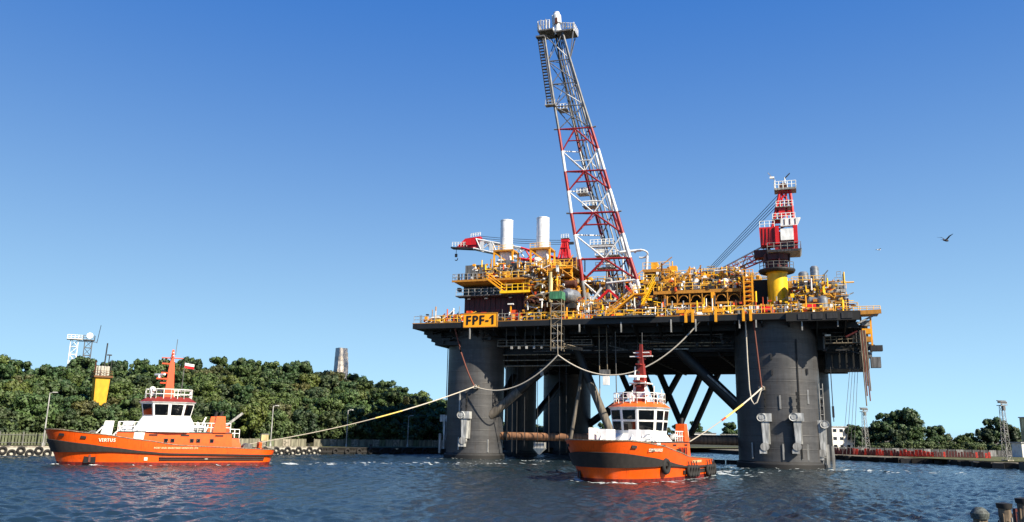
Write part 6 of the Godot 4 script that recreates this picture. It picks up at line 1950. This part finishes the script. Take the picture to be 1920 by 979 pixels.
func make_trees() -> void:
	var tones := [Color(0.049, 0.084, 0.021), Color(0.034, 0.064, 0.019), Color(0.071, 0.101, 0.022), Color(0.040, 0.078, 0.024), Color(0.028, 0.050, 0.018), Color(0.074, 0.081, 0.029), Color(0.058, 0.095, 0.026)]
	var words := ["rounded mid green", "dense dark green", "leafy yellowish", "tall fresh green", "bushy blackish green", "thin olive brown", "broad light green"]
	var protos := []
	for k in 7:
		var rad := [2.7, 2.8, 2.6, 2.4, 2.7, 2.4, 3.2][k] as float
		var h := [5.6, 5.9, 5.2, 6.6, 5.0, 5.2, 5.6][k] as float
		protos.append([crown_mesh(100 + k, rad, h, 9500, tones[k], 0.7), trunk_mesh(200 + k, h, rad)])
	var r := RandomNumberGenerator.new()
	r.seed = 909
	var n := 0
	for row in 11:
		var t := 12.4 + row * 4.1
		var s := -14.0 + (row % 2) * 2.3 + r.randf()
		var s_end := 86.0 + row * 3.2
		while s < s_end:
			var ss := s + r.randf_range(-0.9, 0.9)
			var tt := t + r.randf_range(-1.2, 1.2)
			s += r.randf_range(4.1, 5.2) + row * 0.06
			if absf(ss - 15.6) < 2.4 and absf(tt - 20) < 2.6:
				continue
			if absf(ss - 73) < 2.4 and absf(tt - 45) < 2.6:
				continue
			# lines of sight to the beacon tower and the monument stay open
			var low := 1.0
			if absf(ss - (15.6 - (20.0 - tt) * 0.12)) < 3.0 and tt < 20.0:
				low = 0.92
			var k := r.randi() % 7
			if row > 7 and r.randf() < 0.5:
				k = [1, 4, 3][r.randi() % 3]
			var at := shore(ss, tt, ground_at(ss, tt) - 0.15)
			var where: String
			if row < 2:
				where = "hill's foot " + ("left of the lamp post" if ss < 5 else "above the left tug's bow" if ss < 16 else "behind the left tug" if ss < 36 else "behind the grey panel wall" if ss < 56 else "beside the platform")
			elif row < 5:
				where = "lower slope " + ("at left edge" if ss < 8 else "round the yellow tower" if ss < 22 else "behind the tug's mast" if ss < 40 else "above the lamp posts" if ss < 62 else "above the long tow rope")
			elif row < 9:
				where = "upper slope " + ("at the left edge" if ss < 10 else "above the yellow tower" if ss < 26 else "right of the tug's mast" if ss < 48 else "left of the monument" if ss < 70 else "right of the monument")
			else:
				where = "crest " + ("at the left edge" if ss < 12 else "below the radio masts" if ss < 26 else "behind the flag" if ss < 50 else "left of the monument" if ss < 72 else "sloping down to the platform")
			var sc := r.randf_range(0.78, 1.16) * low
			if row == 9:
				sc *= 1.0
			tree("hill_tree", protos[k], "leaf_%d" % (n % 3), at, sc, r.randf() * TAU, "%s tree, %s" % [words[k], where], "trees on the hill")
			n += 1
	tree("hill_tree", protos[5], "leaf_0", shore(14.6, 16.8, ground_at(14.6, 16.8)), 1.08, 0.7, "thin olive brown tree right in front of the yellow tower", "trees on the hill")
	# undergrowth between the trunks, one mass of leaves
	var mm := MultiMesh.new()
	mm.transform_format = MultiMesh.TRANSFORM_3D
	mm.mesh = crown_mesh(300, 2.2, 2.6, 2600, Color(0.046, 0.074, 0.022), 0.8)
	mm.mesh.surface_set_material(0, M.leaf_0)
	var at_list := []
	for k in 900:
		var ss := r.randf_range(-16.0, 122.0)
		var tt := r.randf_range(11.4, 58.0)
		if (absf(ss - 15.6) < 2.5 and absf(tt - 20) < 2.5) or (absf(ss - 73) < 3.0 and absf(tt - 45) < 3.0):
			continue
		at_list.append(Transform3D(Basis(Vector3.UP, r.randf() * TAU) * Basis.from_scale(Vector3.ONE * r.randf_range(0.85, 1.75)), shore(ss, tt, ground_at(ss, tt) - 0.2)))
	for k in 70:
		at_list.append(Transform3D(Basis(Vector3.UP, r.randf() * TAU) * Basis.from_scale(Vector3.ONE * r.randf_range(0.6, 1.2)), Vector3(r.randf_range(91, 139), 0.8, r.randf_range(-221, -208))))
	mm.instance_count = at_list.size()
	for k in at_list.size():
		mm.set_instance_transform(k, at_list[k])
	var ug := MultiMeshInstance3D.new()
	ug.name = "undergrowth"
	ug.multimesh = mm
	add_child(ug)
	stuff(ug)
	tag(ug, "dense green undergrowth and saplings between the trees on both shores", "undergrowth")
	# right shore: a big round clump, lower bushes, more trees at the edge
	var ps := [[92.5, -219, 0.95, 1, "at the left of the right clump, over the white building"], [96.0, -222, 1.2, 4, "left of the crown of the right clump"], [99.5, -219, 1.3, 1, "left of the middle of the right clump"], [103.0, -221, 1.6, 0, "at the highest point of the right clump"], [106.6, -219, 1.6, 1, "in the middle of the right clump"], [109.6, -222, 1.3, 0, "right of the middle of the right clump"], [101.0, -213, 1.1, 4, "in front of the right clump"], [105.5, -212, 1.0, 0, "low at the front of the right clump"], [110.5, -214, 0.85, 3, "at the right end of the right clump"], [114.6, -219, 1.05, 1, "alone between the two clumps of the right shore"], [118.0, -220, 0.8, 5, "low between the two clumps of the right shore"], [121.4, -219, 0.85, 2, "low left of the near light tower"], [124.8, -221, 0.8, 0, "small left of the near light tower"], [128.0, -220, 1.05, 4, "left behind the near light tower"], [131.4, -221, 1.3, 1, "just left of the near light tower"], [134.6, -220, 1.25, 4, "behind the near light tower"], [137.8, -222, 1.0, 1, "right of the near light tower, by the white hut"], [89.0, -208, 0.55, 1, "small in front of the white building"]]
	for p in ps:
		tree("shore_tree", protos[p[3]], "leaf_1", Vector3(p[0], 0.9, p[1]), p[2], r.randf() * TAU, "%s tree %s" % [words[p[3]], p[4]], "trees on the right shore")
	for k in 9:
		tree("shore_bush", protos[[0, 3, 5][k % 3]], "leaf_2", Vector3(109.0 + k * 3.3, 0.5, -199 + r.randf_range(-2, 2)), 0.36 + 0.1 * r.randf(), r.randf() * TAU, "low bush by the right shore fence, %s" % ["first from the left", "second from the left", "third from the left", "fourth from the left", "fifth from the left", "fourth from the right", "third from the right", "second from the right", "last at the right"][k], "bushes on the right shore")
	for k in 13:
		tree("far_tree", protos[[1, 3, 4][k % 3]], "leaf_1", Vector3(36.0 + k * 7.0, 0.9, -372 + r.randf_range(-8, 8)), r.randf_range(0.9, 1.4), r.randf() * TAU, "far dark skyline tree seen beneath the platform, %s" % ["first from the left", "second from the left", "third from the left", "fourth from the left", "fifth from the left", "sixth from the left", "in the middle", "sixth from the right", "fifth from the right", "fourth from the right", "third from the right", "second from the right", "last at the right"][k], "far trees beneath the platform")

func tree(called: String, proto: Array, leaf: String, at: Vector3, sc: float, turn: float, label: String, group: String) -> void:
	var o := thing(called, label, "bush" if called == "shore_bush" else "tree", at, turn, group)
	o.scale = Vector3(sc, sc * (0.92 + 0.22 * fposmod(turn * 7.3, 1.0)), sc)
	put("crown", proto[0], leaf, o, Transform3D(Basis.IDENTITY, Vector3(0, 0.9, 0)))
	put("trunk", proto[1], "bark", o)

# ---------------------------------------------------------------- birds, piles, froth
func bird(at: Vector3, turn: float, span: float, lift: float, m, label: String) -> void:
	var o := thing("seagull", label, "bird", at, turn)
	var s := span * 0.5
	put("body", lathe([Vector2(0, -0.34 * span), Vector2(0.05 * span, -0.2 * span), Vector2(0.07 * span, 0.02 * span), Vector2(0.05 * span, 0.15 * span), Vector2(0.035 * span, 0.2 * span), Vector2(0.0, 0.28 * span)], 10), m, o, Transform3D(Basis(Vector3.BACK, -PI / 2), Vector3.ZERO))
	for k in [-1.0, 1.0]:
		var st := st_new()
		st.set_smooth_group(1)
		var line := [Vector3(0, 0.0, 0), Vector3(0.02 * s, lift * 0.75 * s, 0.45 * s * k), Vector3(-0.12 * s, lift * s, 1.0 * s * k)]
		for i in 2:
			var c0: float = [0.17, 0.13, 0.03][i] * span
			var c1: float = [0.17, 0.13, 0.03][i + 1] * span
			for th in [0.012 * span, -0.006 * span]:
				quad(st, line[i] + Vector3(c0 * 0.5, th, 0), line[i + 1] + Vector3(c1 * 0.5, th * 0.4, 0), line[i + 1] + Vector3(-c1 * 0.5, th * 0.4, 0), line[i] + Vector3(-c0 * 0.5, th, 0), Vector3.UP * signf(th))
		put("wing", done(st), m, o)
	var st := st_new()
	st.set_smooth_group(-1)
	tri(st, Vector3(-0.28 * span, 0, 0), Vector3(-0.46 * span, -0.02 * span, 0.07 * span), Vector3(-0.46 * span, -0.02 * span, -0.07 * span), Vector3.UP)
	put("tail", done(st), m, o)

func make_small_things() -> void:
	bird(Vector3(33.5, 19.5, -60), 0.5, 1.35, 0.55, "feather_dark", "dark seagull flying at the right with raised wings")
	bird(Vector3(70.6, 39.9, -150), 0.2, 1.7, 0.15, "feather_pale", "faint pale seagull gliding far off in the blue sky")
	# timber piles in the foreground
	var rows := [[15.87, 2.2, 0.215, "round capped timber pile nearest the middle of the water"], [16.63, 2.4, 0.21, "second timber pile from the left with a grey cap"], [17.18, 2.58, 0.2, "third timber pile from the left, weathered and split"], [17.62, 2.5, 0.22, "timber pile cut off by the right edge of the view"]]
	for k in 4:
		var p: Array = rows[k]
		var o := thing("mooring_pile", p[3], "post", Vector3(p[0], 0, -28.0 + 0.15 * k), k * 0.7)
		put("timber", lathe([Vector2(p[2] * 0.98, -1.0), Vector2(p[2], 0.6), Vector2(p[2] * 0.92, p[1] - 0.32), Vector2(p[2] * 0.9, p[1] - 0.08), Vector2(p[2] * 0.5, p[1] - 0.03), Vector2(0, p[1])], 14), "pile_timber", o)
		for i in 9:
			var t := TAU * i / 9.0 + k
			beam("split_board", Vector3(cos(t) * p[2], -0.6, sin(t) * p[2]), Vector3(cos(t) * p[2] * 0.93, p[1] - 0.3 - 0.12 * (i % 3), sin(t) * p[2] * 0.93), 0.075, 0.045, ["pile_timber", "pale_grey", "timber_dark"][i % 3], o)
		if k < 1:
			put("cap", lathe([Vector2(p[2] + 0.05, p[1] - 0.3), Vector2(p[2] + 0.08, p[1] - 0.12), Vector2(p[2] * 0.8, p[1] + 0.03), Vector2(p[2] * 0.5, p[1] + 0.07), Vector2(0, p[1] + 0.08)], 16), "pile_cap", o)
		else:
			put("cap", lathe([Vector2(p[2] + 0.02, p[1] - 0.14), Vector2(p[2] + 0.04, p[1] + 0.02), Vector2(0, p[1] + 0.06)], 14), "near_black", o)
	var b := thing("red_fender_board", "dark red board fixed behind the piles at the lower right edge", "board", Vector3(17.75, 1.9, -28.6))
	put("board", loft(ring4(-0.35, 0.6, -0.08, 0.08, -0.25), ring4(-0.35, 0.6, -0.08, 0.08, 0.3)), "barrier_red", b)
	# floating boom beneath the platform
	var fb := thing("floating_boom", "dark floating boom on the water between the tug's stern and the right column", "boom")
	for k in 7:
		var p := on_rig(Vector3(30.0 + k * 2.0, 0.15, -8.0))
		tube("float", p, on_rig(Vector3(31.8 + k * 2.0, 0.15, -8.0)), 0.45, "near_black" if k % 3 else "mid_grey", fb)
	var at := func(t: Vector3, turn: float, x: float, z: float) -> Array:
		var q := on_tug(t, turn, Vector3(x, 0, z))
		return [q.x, q.z]
	var f := []
	for k in 10:
		var q: Array = at.call(TUG_A, 207.0, -14.0 - k * 3.4, -1.0)
		f.append([q[0], q[1], 1.6 + k * 0.25, 0.8 + k * 0.15, 44 - k * 3, 0.24])
	foam("wake_foam", f)
	f = []
	for p in [[12.2, -1.5, 0.5, 40], [11.2, 3.0, 0.6, 50], [6.0, -5.2, 1.6, 22], [-4, -5.3, 2.5, 24], [-13.5, -2, 1.4, 110], [-16, -1, 2.0, 90], [-20, -3, 2.6, 70], [-13, -6, 1.8, 50]]:
		var q: Array = at.call(TUG_B, 240.0, p[0], p[1])
		f.append([q[0], q[1], p[2], p[2] * 0.6, p[3], 0.26])
	for p in [[48.4, 6.8, 3.0, 50], [54.4, 4.0, 2.0, 50], [58.0, 3.0, 3.0, 60], [64.0, 4.0, 5.0, 44], [40.0, 6.0, 3.0, 20], [0, 5.4, 3.0, 24], [8, 3, 4.0, 26], [16, 3, 4.0, 24], [60, 9, 6.0, 40]]:
		var q := on_rig(Vector3(p[0], 0, p[1]))
		f.append([q.x, q.z, p[2], p[2] * 0.3, p[3], 0.22])
	for tug in [[TUG_A, 207.0, 4.5], [TUG_B, 240.0, 4.8]]:
		for i in 26:
			for s in [-1.0, 1.0]:
				var w := tug_point(i / 26.0, s, 0.0, tug[2], 0.35)
				var q := on_tug(tug[0], tug[1], w)
				f.append([q.x, q.z, 0.35, 0.22, 14 if i < 8 else 5, 0.17])
	foam("wash_foam", f)
